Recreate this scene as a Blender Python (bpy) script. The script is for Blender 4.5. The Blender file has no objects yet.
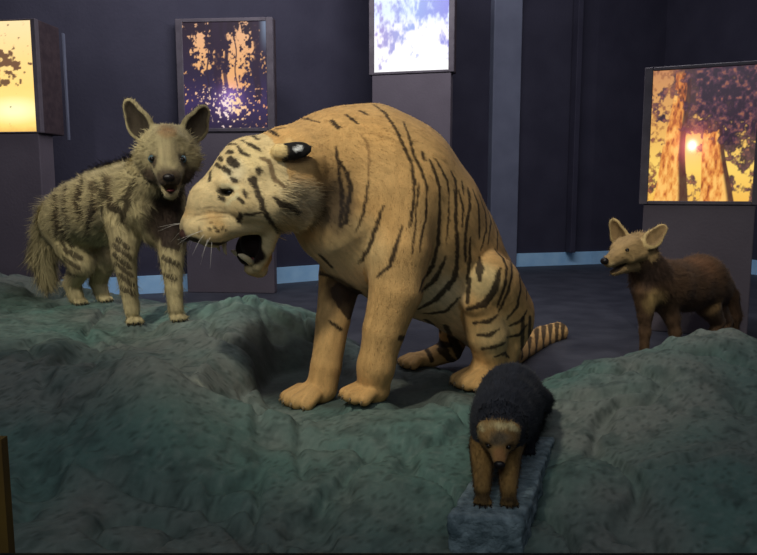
import bpy, bmesh, math, random
import numpy as np
from mathutils import Vector, Matrix
from mathutils.bvhtree import BVHTree
from mathutils.kdtree import KDTree
random.seed(7); rng = np.random.default_rng(7)
COL = bpy.context.scene.collection

# ------------------------------------------------------------------ camera
H, PITCH, F = 0.80, math.radians(7.13), 700.0
CX, CY = 378.5, 277.5
cam_pos = np.array([0, 0, H])
FW = np.array([0, math.cos(PITCH), -math.sin(PITCH)])
UP = np.array([0, math.sin(PITCH), math.cos(PITCH)])
def ray(px, py):
    return FW + UP * (CY - py) / F + np.array([1., 0, 0]) * (px - CX) / F
def at(px, py, Y):                      # measured point of the place at distance Y
    v = ray(px, py); return cam_pos + v * (Y / v[1])
def on_z(px, py, z):                    # measured point lying on height z
    v = ray(px, py); return cam_pos + v * ((z - H) / v[2])
def on_plane(px, py, o, n):              # measured point lying on the plane through o with normal n
    v = ray(px, py); return cam_pos + v * (((o - cam_pos) @ n) / (v @ n))
def mpp(Y): return Y / F                # metres per pixel at distance Y
cd = bpy.data.cameras.new('camera'); cam = bpy.data.objects.new('camera', cd); COL.objects.link(cam)
cam.location = cam_pos; cam.rotation_euler = (math.pi / 2 - PITCH, 0, 0)
cd.sensor_width = 36; cd.lens = 36 * F / 757; cd.clip_start = .02
sc = bpy.context.scene; sc.camera = cam
sc.view_settings.view_transform = 'Standard'; sc.view_settings.look = 'None'
sc.view_settings.gamma = 1; sc.view_settings.exposure = 0; sc.view_settings.use_curve_mapping = False

def lin(c):
    c = np.asarray(c, float) / 255.
    return np.where(c <= .04045, c / 12.92, ((c + .055) / 1.055) ** 2.4)

# ------------------------------------------------------------------ noise
def _h(ix, iy, iz, seed):
    n = (ix * 374761393 + iy * 668265263 + iz * 2147483647 + seed * 1274126177) & 0xffffffff
    n = ((n ^ (n >> 13)) * 1274126177) & 0xffffffff
    n = (n ^ (n >> 16)) & 0xffffffff
    return n / 4294967295.0
def vnoise(p, seed=0):                  # smooth value noise in 3D, 0..1
    p = np.asarray(p, float); i = np.floor(p).astype(np.int64); f = p - i; f = f * f * (3 - 2 * f)
    r = 0
    for a in (0, 1):
        wa = f[..., 0] if a else 1 - f[..., 0]
        for b in (0, 1):
            wb = f[..., 1] if b else 1 - f[..., 1]
            for c in (0, 1):
                wc = f[..., 2] if c else 1 - f[..., 2]
                r = r + wa * wb * wc * _h(i[..., 0] + a, i[..., 1] + b, i[..., 2] + c, seed)
    return r
def fbm(p, seed=0, oct=4):
    p = np.asarray(p, float); r = 0; a = .5; t = 0
    for k in range(oct):
        r = r + a * vnoise(p * 2 ** k, seed + 17 * k); t += a; a *= .5
    return r / t
def p3(*a):
    return np.stack(np.broadcast_arrays(*[np.asarray(x, float) for x in a]), -1)
def sstep(a, b, x):
    t = np.clip((x - a) / (b - a), 0, 1); return t * t * (3 - 2 * t)

# ------------------------------------------------------------------ objects
def tag(o, label=None, cat=None, group=None, kind=None):
    if label: o['label'] = label
    if cat: o['category'] = cat
    if group: o['group'] = group
    if kind: o['kind'] = kind
    return o
def empty(name, loc, label=None, cat=None, group=None):
    o = bpy.data.objects.new(name, None); COL.objects.link(o); o.location = Vector(loc); o.empty_display_size = .05
    return tag(o, label, cat, group)
def link_mesh(name, me, mat, parent=None):
    o = bpy.data.objects.new(name, me); COL.objects.link(o)
    if mat: me.materials.append(mat)
    if parent is not None:
        o.parent = parent; o.matrix_parent_inverse = Matrix.Translation(-full_loc(parent))
    return o
def full_loc(o):
    return Vector(o.location)
    
def mesh_np(name, V, Fc, attrs=None, normals=None, smooth=True):
    me = bpy.data.meshes.new(name)
    V = np.asarray(V, np.float32)
    if isinstance(Fc, np.ndarray): groups = [Fc]
    else: groups = Fc
    me.vertices.add(len(V)); me.vertices.foreach_set('co', V.ravel())
    tot = sum(g.size for g in groups); nf = sum(len(g) for g in groups)
    me.loops.add(tot); me.loops.foreach_set('vertex_index', np.concatenate([g.ravel() for g in groups]).astype(np.int32))
    starts = []; s = 0
    for g in groups:
        starts.append(s + np.arange(len(g)) * g.shape[1]); s += g.size
    me.polygons.add(nf); me.polygons.foreach_set('loop_start', np.concatenate(starts).astype(np.int32))
    me.update(calc_edges=True)
    me.polygons.foreach_set('use_smooth', np.full(nf, smooth))
    for k, a in (attrs or {}).items():
        at_ = me.attributes.new(k, 'FLOAT_COLOR', 'POINT')
        c = np.ones((len(V), 4), np.float32); c[:, :3] = a; at_.data.foreach_set('color', c.ravel())
    if normals is not None:
        me.normals_split_custom_set_from_vertices([tuple(n) for n in np.asarray(normals, np.float32)])
    return me
def bm_obj(name, bm, mat, parent=None, smooth=False):
    bmesh.ops.recalc_face_normals(bm, faces=bm.faces)
    me = bpy.data.meshes.new(name); bm.to_mesh(me); bm.free()
    if smooth:
        me.polygons.foreach_set('use_smooth', np.full(len(me.polygons), True))
    return link_mesh(name, me, mat, parent)
def add_hex(bm, base, z0, z1):           # prism over a plan polygon
    lo = [bm.verts.new((p[0], p[1], z0)) for p in base]; hi = [bm.verts.new((p[0], p[1], z1)) for p in base]
    bm.faces.new(lo[::-1]); bm.faces.new(hi)
    n = len(base)
    for i in range(n): bm.faces.new((lo[i], lo[(i + 1) % n], hi[(i + 1) % n], hi[i]))
def bevel(bm, w=.006, seg=2):
    bmesh.ops.bevel(bm, geom=bm.edges[:], offset=w, segments=seg, profile=.5, affect='EDGES')

# ------------------------------------------------------------------ materials
def mat(name, col, rough=.7, col2=None, scale=8., bump=0., bscale=60., spec=.3, metal=0., detail=6):
    m = bpy.data.materials.new(name); m.use_nodes = True; nt = m.node_tree; b = nt.nodes['Principled BSDF']
    b.inputs['Roughness'].default_value = rough; b.inputs['Metallic'].default_value = metal
    b.inputs['Specular IOR Level'].default_value = spec
    tc = nt.nodes.new('ShaderNodeTexCoord')
    if col2 is not None:
        n = nt.nodes.new('ShaderNodeTexNoise'); n.inputs['Scale'].default_value = scale; n.inputs['Detail'].default_value = detail
        nt.links.new(tc.outputs['Object'], n.inputs['Vector'])
        r = nt.nodes.new('ShaderNodeValToRGB'); r.color_ramp.elements[0].position = .35; r.color_ramp.elements[1].position = .65
        r.color_ramp.elements[0].color = (*col, 1); r.color_ramp.elements[1].color = (*col2, 1)
        nt.links.new(n.outputs['Fac'], r.inputs['Fac']); nt.links.new(r.outputs['Color'], b.inputs['Base Color'])
    else: b.inputs['Base Color'].default_value = (*col, 1)
    if bump:
        n2 = nt.nodes.new('ShaderNodeTexNoise'); n2.inputs['Scale'].default_value = bscale; n2.inputs['Detail'].default_value = 8
        nt.links.new(tc.outputs['Object'], n2.inputs['Vector'])
        bp = nt.nodes.new('ShaderNodeBump'); bp.inputs['Strength'].default_value = bump; bp.inputs['Distance'].default_value = .01
        nt.links.new(n2.outputs['Fac'], bp.inputs['Height']); nt.links.new(bp.outputs['Normal'], b.inputs['Normal'])
    return m
def attr_mat(name, attr, rough=.8, bump=.15, bscale=180., spec=.15, sheen=0.):
    m = bpy.data.materials.new(name); m.use_nodes = True; nt = m.node_tree; b = nt.nodes['Principled BSDF']
    a = nt.nodes.new('ShaderNodeAttribute'); a.attribute_name = attr
    tc = nt.nodes.new('ShaderNodeTexCoord')
    n = nt.nodes.new('ShaderNodeTexNoise'); n.inputs['Scale'].default_value = bscale; n.inputs['Detail'].default_value = 4
    nt.links.new(tc.outputs['Object'], n.inputs['Vector'])
    mr = nt.nodes.new('ShaderNodeMapRange'); mr.inputs['To Min'].default_value = .82; mr.inputs['To Max'].default_value = 1.18
    nt.links.new(n.outputs['Fac'], mr.inputs['Value'])
    mx = nt.nodes.new('ShaderNodeMix'); mx.data_type = 'RGBA'; mx.blend_type = 'MULTIPLY'; mx.inputs[0].default_value = 1
    nt.links.new(a.outputs['Color'], mx.inputs[6]); nt.links.new(mr.outputs['Result'], mx.inputs[7])
    nt.links.new(mx.outputs[2], b.inputs['Base Color'])
    b.inputs['Roughness'].default_value = rough; b.inputs['Specular IOR Level'].default_value = spec
    if sheen: b.inputs['Sheen Weight'].default_value = sheen
    bp = nt.nodes.new('ShaderNodeBump'); bp.inputs['Strength'].default_value = bump; bp.inputs['Distance'].default_value = .006
    nt.links.new(n.outputs['Fac'], bp.inputs['Height']); nt.links.new(bp.outputs['Normal'], b.inputs['Normal'])
    return m
def emis_mat(name, attr, strength):
    m = bpy.data.materials.new(name); m.use_nodes = True; nt = m.node_tree
    b = nt.nodes['Principled BSDF']; a = nt.nodes.new('ShaderNodeAttribute'); a.attribute_name = attr
    b.inputs['Base Color'].default_value = (.02, .02, .02, 1); b.inputs['Roughness'].default_value = .3
    nt.links.new(a.outputs['Color'], b.inputs['Emission Color']); b.inputs['Emission Strength'].default_value = strength
    m.cycles.emission_sampling = 'NONE'
    return m

# ------------------------------------------------------------------ implicit body modelling
class Body:
    """round cones and ellipsoids blended into one continuous skin"""
    def __init__(s): s.pr = []
    def cone(s, a, b, ra, rb, k=.03, t='body', sub=False):
        s.pr.append(('c', np.asarray(a, float), np.asarray(b, float), ra, rb, k, t, sub)); return s
    def chain(s, pts, k=.03, t='body'):          # pts: (xyz, r)
        for i, ((a, ra), (b, rb)) in enumerate(zip(pts[:-1], pts[1:])): s.cone(a, b, ra, rb, k if i == 0 or t in ('torso', 'belly') else min(k, .012), t)
    def pchain(s, pts, k=.03, t='body'):         # pts measured as (px, py, Y, r in px)
        s.chain([(at(x, y, Y), r * mpp(Y)) for x, y, Y, r in pts], k, t)
    def ell(s, c, r, ax=None, k=.03, t='body', sub=False):
        ax = np.eye(3) if ax is None else np.asarray(ax, float)
        s.pr.append(('e', np.asarray(c, float), np.asarray(r, float), ax, None, k, t, sub)); return s
    def d(s, q, P):
        if q[0] == 'c':
            _, a, b, ra, rb = q[:5]; ba = b - a; L = max(ba @ ba, 1e-12)
            t = np.clip(((P - a) @ ba) / L, 0, 1)
            return np.linalg.norm(P - a - t[..., None] * ba, axis=-1) - (ra + (rb - ra) * t)
        _, c, r, ax = q[:4]; L = (P - c) @ ax.T
        k0 = np.linalg.norm(L / r, axis=-1); k1 = np.linalg.norm(L / (r * r), axis=-1)
        return k0 * (k0 - 1) / np.maximum(k1, 1e-9)
    def box(s, q):
        if q[0] == 'c':
            lo = np.minimum(q[1] - q[3], q[2] - q[4]); hi = np.maximum(q[1] + q[3], q[2] + q[4])
        else:
            e = np.abs(q[3].T) @ q[2]; lo = q[1] - e; hi = q[1] + e
        return lo, hi
    def mesh(s, h):
        bx = [s.box(q) for q in s.pr]
        lo = np.min([b[0] for b in bx], 0) - 4 * h; hi = np.max([b[1] for b in bx], 0) + 4 * h
        n = np.ceil((hi - lo) / h).astype(int) + 1
        D = np.full(n, .5, np.float32)
        for q, (l, u) in zip(s.pr, bx):
            k = q[5]; m = k + 3 * h
            i0 = np.maximum(np.floor((l - m - lo) / h).astype(int), 0); i1 = np.minimum(np.ceil((u + m - lo) / h).astype(int) + 1, n)
            ax_ = [lo[j] + h * np.arange(i0[j], i1[j]) for j in range(3)]
            P = np.stack(np.meshgrid(*ax_, indexing='ij'), -1)
            d = s.d(q, P); sl = tuple(slice(i0[j], i1[j]) for j in range(3)); c = D[sl]
            if q[7]:
                d = -d; hh = np.maximum(k - np.abs(c - d), 0) / k; D[sl] = np.maximum(c, d) + hh * hh * k * .25
            else:
                hh = np.maximum(k - np.abs(c - d), 0) / k; D[sl] = np.minimum(c, d) - hh * hh * k * .25
        V, Q = surface_nets(D); 
        N = grad_normals(D, V)
        return V * h + lo, Q, N
    def carved(s, V, name, tol=.005):            # how much of a skin point lies in a hollow carved under that name
        m = np.zeros(len(V))
        for q in s.pr:
            if q[7] and q[6] == name: m = np.maximum(m, 1 - sstep(tol * .4, tol * 1.6, s.d(q, V)))
        return m
    def nearest(s, V):                           # index of the closest bone, its flow direction, its name
        best = np.full(len(V), 9.); idx = np.zeros(len(V), int)
        for i, q in enumerate(s.pr):
            if q[7]: continue
            d = s.d(q, V); m = d < best; best[m] = d[m]; idx[m] = i
        flow = np.array([(q[2] - q[1]) if q[0] == 'c' else np.array([0, 0, -1.]) for q in s.pr])
        flow /= np.maximum(np.linalg.norm(flow, axis=1, keepdims=True), 1e-9)
        names = np.array([q[6] for q in s.pr])
        return idx, flow[idx], names[idx]
def surface_nets(D):
    S = D < 0; nx, ny, nz = D.shape
    cnt = np.zeros((nx - 1, ny - 1, nz - 1), np.int8)
    offs = [(a, b, c) for a in (0, 1) for b in (0, 1) for c in (0, 1)]
    for a, b, c in offs: cnt += S[a:nx - 1 + a, b:ny - 1 + b, c:nz - 1 + c]
    I = np.argwhere((cnt > 0) & (cnt < 8)); idx = np.full(cnt.shape, -1, np.int64); idx[tuple(I.T)] = np.arange(len(I))
    acc = np.zeros((len(I), 3)); num = np.zeros(len(I))
    for o1 in offs:
        for ax in range(3):
            if o1[ax]: continue
            o2 = list(o1); o2[ax] = 1
            A = D[I[:, 0] + o1[0], I[:, 1] + o1[1], I[:, 2] + o1[2]]; B = D[I[:, 0] + o2[0], I[:, 1] + o2[1], I[:, 2] + o2[2]]
            m = (A < 0) != (B < 0); t = np.where(m, A / np.where(m, A - B, 1), 0)
            p = np.tile(np.array(o1, float), (len(I), 1)); p[:, ax] += t
            acc += p * m[:, None]; num += m
    V = I + acc / num[:, None]
    Q = []
    for ax in range(3):
        b, c = (ax + 1) % 3, (ax + 2) % 3
        s1 = [slice(None)] * 3; s2 = [slice(None)] * 3; s1[ax] = slice(0, -1); s2[ax] = slice(1, None)
        A, B = S[tuple(s1)], S[tuple(s2)]
        for flip in (False, True):
            E = np.argwhere(A & ~B) if not flip else np.argwhere(~A & B)
            E = E[(E[:, b] > 0) & (E[:, c] > 0) & (E[:, b] < D.shape[b] - 1) & (E[:, c] < D.shape[c] - 1)]
            def cell(db, dc):
                e = E.copy(); e[:, b] += db; e[:, c] += dc; return idx[tuple(e.T)]
            q = np.stack([cell(-1, -1), cell(0, -1), cell(0, 0), cell(-1, 0)], 1)
            Q.append(q[:, ::-1] if flip else q)
    return V, np.concatenate(Q)
def grad_normals(D, V):
    def samp(P):
        i = np.clip(np.floor(P).astype(int), 0, np.array(D.shape) - 2); f = P - i; r = 0
        for a in (0, 1):
            for b in (0, 1):
                for c in (0, 1):
                    w = (f[:, 0] if a else 1 - f[:, 0]) * (f[:, 1] if b else 1 - f[:, 1]) * (f[:, 2] if c else 1 - f[:, 2])
                    r = r + w * D[i[:, 0] + a, i[:, 1] + b, i[:, 2] + c]
        return r
    N = np.stack([samp(V + e) - samp(V - e) for e in np.eye(3) * 1.0], 1)
    return N / np.maximum(np.linalg.norm(N, axis=1, keepdims=True), 1e-9)

class Coat:
    """fur colour per skin vertex; markings are measured strokes laid on the skin in 3-D"""
    def __init__(s, V, Q, N):
        s.V, s.N = V, N; s.bvh = BVHTree.FromPolygons([tuple(v) for v in V], Q.tolist())
        s.C = np.zeros((len(V), 3)); s.mark = np.zeros(len(V))
    def paint(s, m, col):
        s.C = s.C * (1 - m[:, None]) + np.asarray(col) * m[:, None]
    def streaks(s, flow, amt=.25, across=70., along=14., seed=5):
        """clumps of hair: fine light and dark streaks running along the fur"""
        a = (s.V * flow).sum(1, keepdims=True); p = (s.V - flow * a) * across + flow * a * along
        n = fbm(p, seed, 3) - .5; s.C = s.C * (1 + amt * 2.6 * n[:, None])
    def hit(s, px, py):
        v = ray(px, py); loc, n, i, d = s.bvh.ray_cast(Vector(cam_pos), Vector(v).normalized())
        return None if loc is None else np.array(loc)
    def strokes(s, lines, col, amount=1., warp=.0035):
        """lines: lists of (px, py, half width px); laid on the skin and kept there"""
        pts, wid = [], []
        for ln in lines:
            pr = None
            for (x0, y0, w0), (x1, y1, w1) in zip(ln[:-1], ln[1:]):
                n = max(2, int(math.hypot(x1 - x0, y1 - y0) / .7))
                for i in range(n + 1):
                    t = i / n; p = s.hit(x0 + (x1 - x0) * t, y0 + (y1 - y0) * t)
                    if p is not None: pts.append(p); wid.append((w0 + (w1 - w0) * t) * p[1] / F)
        if not pts: return
        s.spots(pts, wid, col, amount, warp)
    def spots(s, pts, wid, col, amount=1., warp=.0035):
        kd = KDTree(len(pts)); 
        for i, p in enumerate(pts): kd.insert(Vector(p), i)
        kd.balance(); mw = max(wid) + .012
        Vw = s.V + warp * (np.stack([vnoise(s.V * 90, k) for k in (1, 2, 3)], 1) - .5) * 2
        P = np.array(pts); lo, hi = P.min(0) - mw, P.max(0) + mw
        sel = np.where(np.all((Vw > lo) & (Vw < hi), 1))[0]; m = np.zeros(len(s.V))
        for i in sel:
            b = 0
            for co, j, d in kd.find_n(Vector(Vw[i]), 3):
                b = max(b, 1 - (d - wid[j]) / .004)
            if b > 0: m[i] = min(1, b)
        m *= amount; s.mark = np.maximum(s.mark, m)
        s.C = s.C * (1 - m[:, None]) + np.asarray(col) * m[:, None]
    def blob(s, c, r, col, amount=1., soft=.6, warp=.01):
        """a patch of another fur colour around a point"""
        c = np.asarray(c, float); Vw = s.V + warp * (np.stack([vnoise(s.V * 40, k) for k in (4, 5, 6)], 1) - .5) * 2
        d = np.linalg.norm((Vw - c) / np.asarray(r), axis=1); m = (1 - sstep(1 - soft, 1, d)) * amount
        s.C = s.C * (1 - m[:, None]) + np.asarray(col) * m[:, None]

def fur(V, Q, N, C, flow, count, length, lift=.35, width=.0011, jitter=.25, tip=1.1, sel=None, lfun=None):
    """short tapered hairs rooted on the skin; returned as extra triangles"""
    a, b, c, d = [V[Q[:, i]] for i in range(4)]
    ar = np.linalg.norm(np.cross(c - a, d - b), axis=1)
    if sel is not None: ar = ar * sel[Q].mean(1)
    f = rng.choice(len(Q), count, p=ar / ar.sum()); w = rng.random((count, 4)) + .01; w /= w.sum(1, keepdims=True)
    q = Q[f]; P = (V[q] * w[..., None]).sum(1); Nn = (N[q] * w[..., None]).sum(1); Nn /= np.linalg.norm(Nn, axis=1, keepdims=True)
    Cc = (C[q] * w[..., None]).sum(1); Fl = flow[q[:, 0]]
    T = Fl - Nn * (Fl * Nn).sum(1, keepdims=True); T /= np.maximum(np.linalg.norm(T, axis=1, keepdims=True), 1e-6)
    Dv = T + Nn * lift + rng.normal(0, jitter, (count, 3)); Dv /= np.linalg.norm(Dv, axis=1, keepdims=True)
    L = length * rng.uniform(.5, 1.2, count)
    if lfun is not None: L = L * lfun(P)
    side = np.cross(Dv, Nn); side /= np.maximum(np.linalg.norm(side, axis=1, keepdims=True), 1e-6)
    mid = P + Dv * (L * .55)[:, None]; end = P + Dv * L[:, None] - Nn * (L * .12)[:, None]
    ww = width * rng.uniform(.6, 1.3, count)[:, None]
    root = P - Nn * .001
    X = np.stack([root - side * ww, root + side * ww, mid + side * ww * .75, mid - side * ww * .75, end], 1).reshape(-1, 3)
    k = np.arange(count)[:, None] * 5
    quads = k + np.array([[0, 1, 2, 3]]); tris = k + np.array([[3, 2, 4]])
    br = rng.uniform(.8, 1.2, (count, 1)); cr = Cc * br
    CC = np.stack([cr * .92, cr * .92, cr, cr, cr * tip], 1).reshape(-1, 3)
    nn = Nn + rng.normal(0, .07, (count, 3)); nn /= np.linalg.norm(nn, axis=1, keepdims=True)
    NN = np.repeat(nn, 5, 0)
    return X, quads, tris, CC, NN
def furry_mesh(name, V, Q, N, C, furs):
    Vs, Qs, Ts, Cs, Ns = [V], [Q], [], [C], [N]; n = len(V)
    for X, q, t, c, nn in furs:
        Vs.append(X); Qs.append(q + n); Ts.append(t + n); Cs.append(c); Ns.append(nn); n += len(X)
    g = [np.concatenate(Qs)] + ([np.concatenate(Ts)] if Ts else [])
    return mesh_np(name, np.concatenate(Vs), g, {'coat': np.clip(np.concatenate(Cs), 0, 1)}, np.concatenate(Ns))
def paw(B, c, fw, s, k=.012, t='paw', toes=4, h=1.):
    """pad, heel and separate toes; c is the ground point under the middle of the paw, s its length"""
    fw = np.array([fw[0], fw[1], 0.]); fw /= np.linalg.norm(fw); lt = np.array([-fw[1], fw[0], 0]); c = np.asarray(c, float); z = np.array([0, 0, 1.])
    B.ell(c + z * .17 * s * h - fw * .08 * s, (.34 * s, .29 * s, .19 * s * h), np.stack([fw, lt, z]), k * 1.5, t)
    out = []
    for i in range(toes):
        u = (i - (toes - 1) / 2) / ((toes - 1) / 2)
        r = (.135 if abs(u) < .6 else .12) * s
        a = c + lt * u * .20 * s + fw * .10 * s + z * .2 * s * h; b = c + lt * u * .28 * s + fw * (.42 - .10 * abs(u)) * s + z * r * .95
        B.cone(a, b, r * 1.05, r * .95, k * .6, t); out.append((b, (b - a) / np.linalg.norm(b - a), r))
    return out
def uv_ball(name, c, r, m, parent, ax=None, seg=20):
    bm = bmesh.new(); bmesh.ops.create_uvsphere(bm, u_segments=seg, v_segments=seg // 2, radius=1)
    r = np.broadcast_to(np.asarray(r, float), (3,)); ax = np.eye(3) if ax is None else np.asarray(ax)
    for v in bm.verts: v.co = Vector(np.asarray(c) + (np.array(v.co) * r) @ ax)
    return bm_obj(name, bm, m, parent, True)
def spike(name, pts, rad, m, parent, seg=8):
    """tapering curved tooth, claw or hair along points"""
    bm = bmesh.new(); add_tube(bm, pts, rad, seg); return bm_obj(name, bm, m, parent, True)
def add_tube(bm, pts, rad, seg=8):
    pts = [np.asarray(p, float) for p in pts]; rings = []
    for i, (p, r) in enumerate(zip(pts, rad)):
        d = pts[min(i + 1, len(pts) - 1)] - pts[max(i - 1, 0)]; d /= np.linalg.norm(d)
        u = np.cross(d, [0, 0, 1.] if abs(d[2]) < .9 else [1., 0, 0]); u /= np.linalg.norm(u); v = np.cross(d, u)
        rings.append([bm.verts.new(Vector(p + r * (u * math.cos(2 * math.pi * j / seg) + v * math.sin(2 * math.pi * j / seg)))) for j in range(seg)])
    for A, B_ in zip(rings[:-1], rings[1:]):
        for j in range(seg): bm.faces.new((A[j], A[(j + 1) % seg], B_[(j + 1) % seg], B_[j]))
    bm.faces.new(rings[0][::-1]); bm.faces.new(rings[-1])

# ================================================================== SETTING
M_wall = mat('dark blue wall paint', lin((57, 56, 72)), .75, lin((50, 49, 65)), 3, .25, 40)
M_col = mat('mauve column paint', lin((97, 90, 99)), .7, lin((90, 83, 92)), 4, .15, 60)
M_pil = mat('blue grey pilaster paint', lin((116, 121, 140)), .7, lin((106, 111, 130)), 4, .15, 60)
M_base = mat('pale blue skirting', lin((176, 222, 255)), .5, lin((155, 205, 245)), 6, .1, 50)
M_floor = mat('dark blue floor', lin((62, 64, 74)), .6, lin((48, 50, 60)), 5, .2, 30)
M_house = mat('dark box housing', lin((70, 58, 62)), .6, lin((54, 44, 50)), 20, .1, 50)
M_frame = mat('grey box frame', lin((98, 92, 100)), .5, lin((84, 78, 86)), 12, .1, 50)
M_black = mat('black sill', (.004, .004, .004), .5, (.006, .006, .006), 10)
M_yel = mat('ochre post paint', lin((110, 86, 36)), .6, lin((95, 74, 32)), 10)
ZF = -.04                                                    # level of the back floor
plan = [np.array(on_z(x, y, ZF)[:2]) for x, y in ((-160, 312), (80, 297), (187, 291), (281, 283), (318, 280), (452, 270), (515, 266.5), (590, 264), (655, 261))]
right_pt = np.array(on_z(775, 277, ZF)[:2]); plan += [right_pt, right_pt + np.array([.8, -3.4])]
left_end = plan[0] + np.array([-.4, -2.6]); plan = [left_end] + plan
ZT = 3.5
def wall(name, pts, off=.12, z0=None, z1=ZT, m=None):
    bm = bmesh.new()
    pts = [np.asarray(p) for p in pts]; nrm = []
    for i in range(len(pts)):
        d = pts[min(i + 1, len(pts) - 1)] - pts[max(i - 1, 0)]; d = d / np.linalg.norm(d); nrm.append(np.array([-d[1], d[0]]))
    for i in range(len(pts) - 1):
        add_hex(bm, [pts[i], pts[i + 1], pts[i + 1] + nrm[i + 1] * off, pts[i] + nrm[i] * off], ZF - .2 if z0 is None else z0, z1)
    bmesh.ops.remove_doubles(bm, verts=bm.verts, dist=1e-4)
    return tag(bm_obj(name, bm, m or M_wall), kind='structure')
wall('wall_left', plan[0:3]); wall('wall_back', plan[2:9]); wall('wall_right', plan[8:])
def skirt(name, pts):
    pts = [np.asarray(p) for p in pts]; inn = []
    for i in range(len(pts)):
        d = pts[min(i + 1, len(pts) - 1)] - pts[max(i - 1, 0)]; d = d / np.linalg.norm(d); inn.append(pts[i] + np.array([d[1], -d[0]]) * .03)
    return wall(name, inn, .028, ZF, ZF + .145, M_base)
skirt('baseboard_left', plan[1:3]); skirt('baseboard_back', plan[2:9]); skirt('baseboard_right', plan[8:])
bm = bmesh.new()
out = [p for p in plan]
add_hex(bm, [(-6, 2.7)] + [(-6, 9.5), (6, 9.5), (6, 2.7)], ZF - .2, ZF)
add_hex(bm, [(-6, .3), (-6, 2.7), (6, 2.7), (6, .3)], ZF - .4, ZF - .2)
tag(bm_obj('floor', bm, M_floor), kind='structure')
# pilaster and wall seam
def along(px, Y0): return at(px, 250, Y0)[:2]
def slab(px0, px1, py, Y, depth, z0, z1, Y1=None):           # upright box with its front face between two measured edges
    a = np.array(at(px0, py, Y)[:2]); b = np.array(at(px1, py, Y1 or Y)[:2]); d = (b - a) / np.linalg.norm(b - a); n = np.array([-d[1], d[0]])
    return [a, b, b + n * depth, a + n * depth]
bm = bmesh.new(); add_hex(bm, slab(492, 519.5, 150, 7.46, .2, 0, 1, 7.58), ZF, ZT); bevel(bm, .01)
tag(bm_obj('trim_1', bm, M_pil), kind='structure')
bm = bmesh.new(); add_hex(bm, slab(574, 579, 150, 7.72, .1, 0, 1, 7.74), ZF + .15, ZT); bevel(bm, .006)
tag(bm_obj('trim_2', bm, M_wall), kind='structure')
bm = bmesh.new(); add_hex(bm, slab(65.3, 66.6, 100, 5.2, .03, 0, 1), at(66, 140, 5.2)[2], at(66, 33, 5.2)[2])
tag(bm_obj('trim_3', bm, M_pil), kind='structure')
# case sill at the bottom and ochre post at the left
bm = bmesh.new(); a = on_z(0, 552.2, .25)
add_hex(bm, [(-1.2, a[1] - .06), (1.2, a[1] - .06), (1.2, a[1]), (-1.2, a[1])], .18, .25); bevel(bm, .003)
tag(bm_obj('trim_4', bm, M_black), kind='structure')
bm = bmesh.new(); b0, b1 = at(-14, 520, a[1] + .1), at(6.5, 520, a[1] + .1)
add_hex(bm, [(b0[0], b0[1]), (b1[0], b1[1]), (b1[0], b1[1] + .02), (b0[0], b0[1] + .02)], .1, at(0, 440, a[1] + .1)[2])
tag(bm_obj('trim_5', bm, M_yel), kind='structure')

# ------------------------------------------------------------------ back-lit picture stands
def pic_grid(w, h):
    U, Vv = np.meshgrid(np.linspace(0, 1, w), np.linspace(0, 1, h)); return U, Vv      # v runs downward
def mixc(C, m, col):
    return C * (1 - m[..., None]) + np.asarray(col) * m[..., None]
def grad(t, stops):
    xs = [s[0] for s in stops]; cs = np.array([lin(s[1]) for s in stops])
    return np.stack([np.interp(t, xs, cs[:, k]) for k in range(3)], -1)
def pic_sunset():
    U, V = pic_grid(120, 150)
    C = grad(V, [(0, (250, 222, 168)), (.35, (252, 214, 138)), (.6, (255, 214, 124)), (.8, (255, 230, 140)), (1, (250, 212, 112))])
    C = mixc(C, np.clip(1.25 - np.hypot((U - .78) / .28, (V - .80) / .11), 0, 1), lin((255, 250, 190)))
    n = fbm(p3(U * 22, V * 26, 0), 3); d = np.hypot((U - .60) / .40, (V - .40) / .34)
    m = sstep(.0, .12, n - .38 - .34 * sstep(.3, 1.0, d)); C = mixc(C, m * .93, lin((92, 58, 48)))
    C = mixc(C, sstep(.05, .02, np.abs(U - .3 - .03 * np.sin(V * 9))) * (V > .4) * .9, lin((80, 50, 40)))
    C = mixc(C, sstep(.93, 1., V + .05 * (n - .5)) * .35, lin((200, 120, 50)))
    return U, V, C
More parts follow.
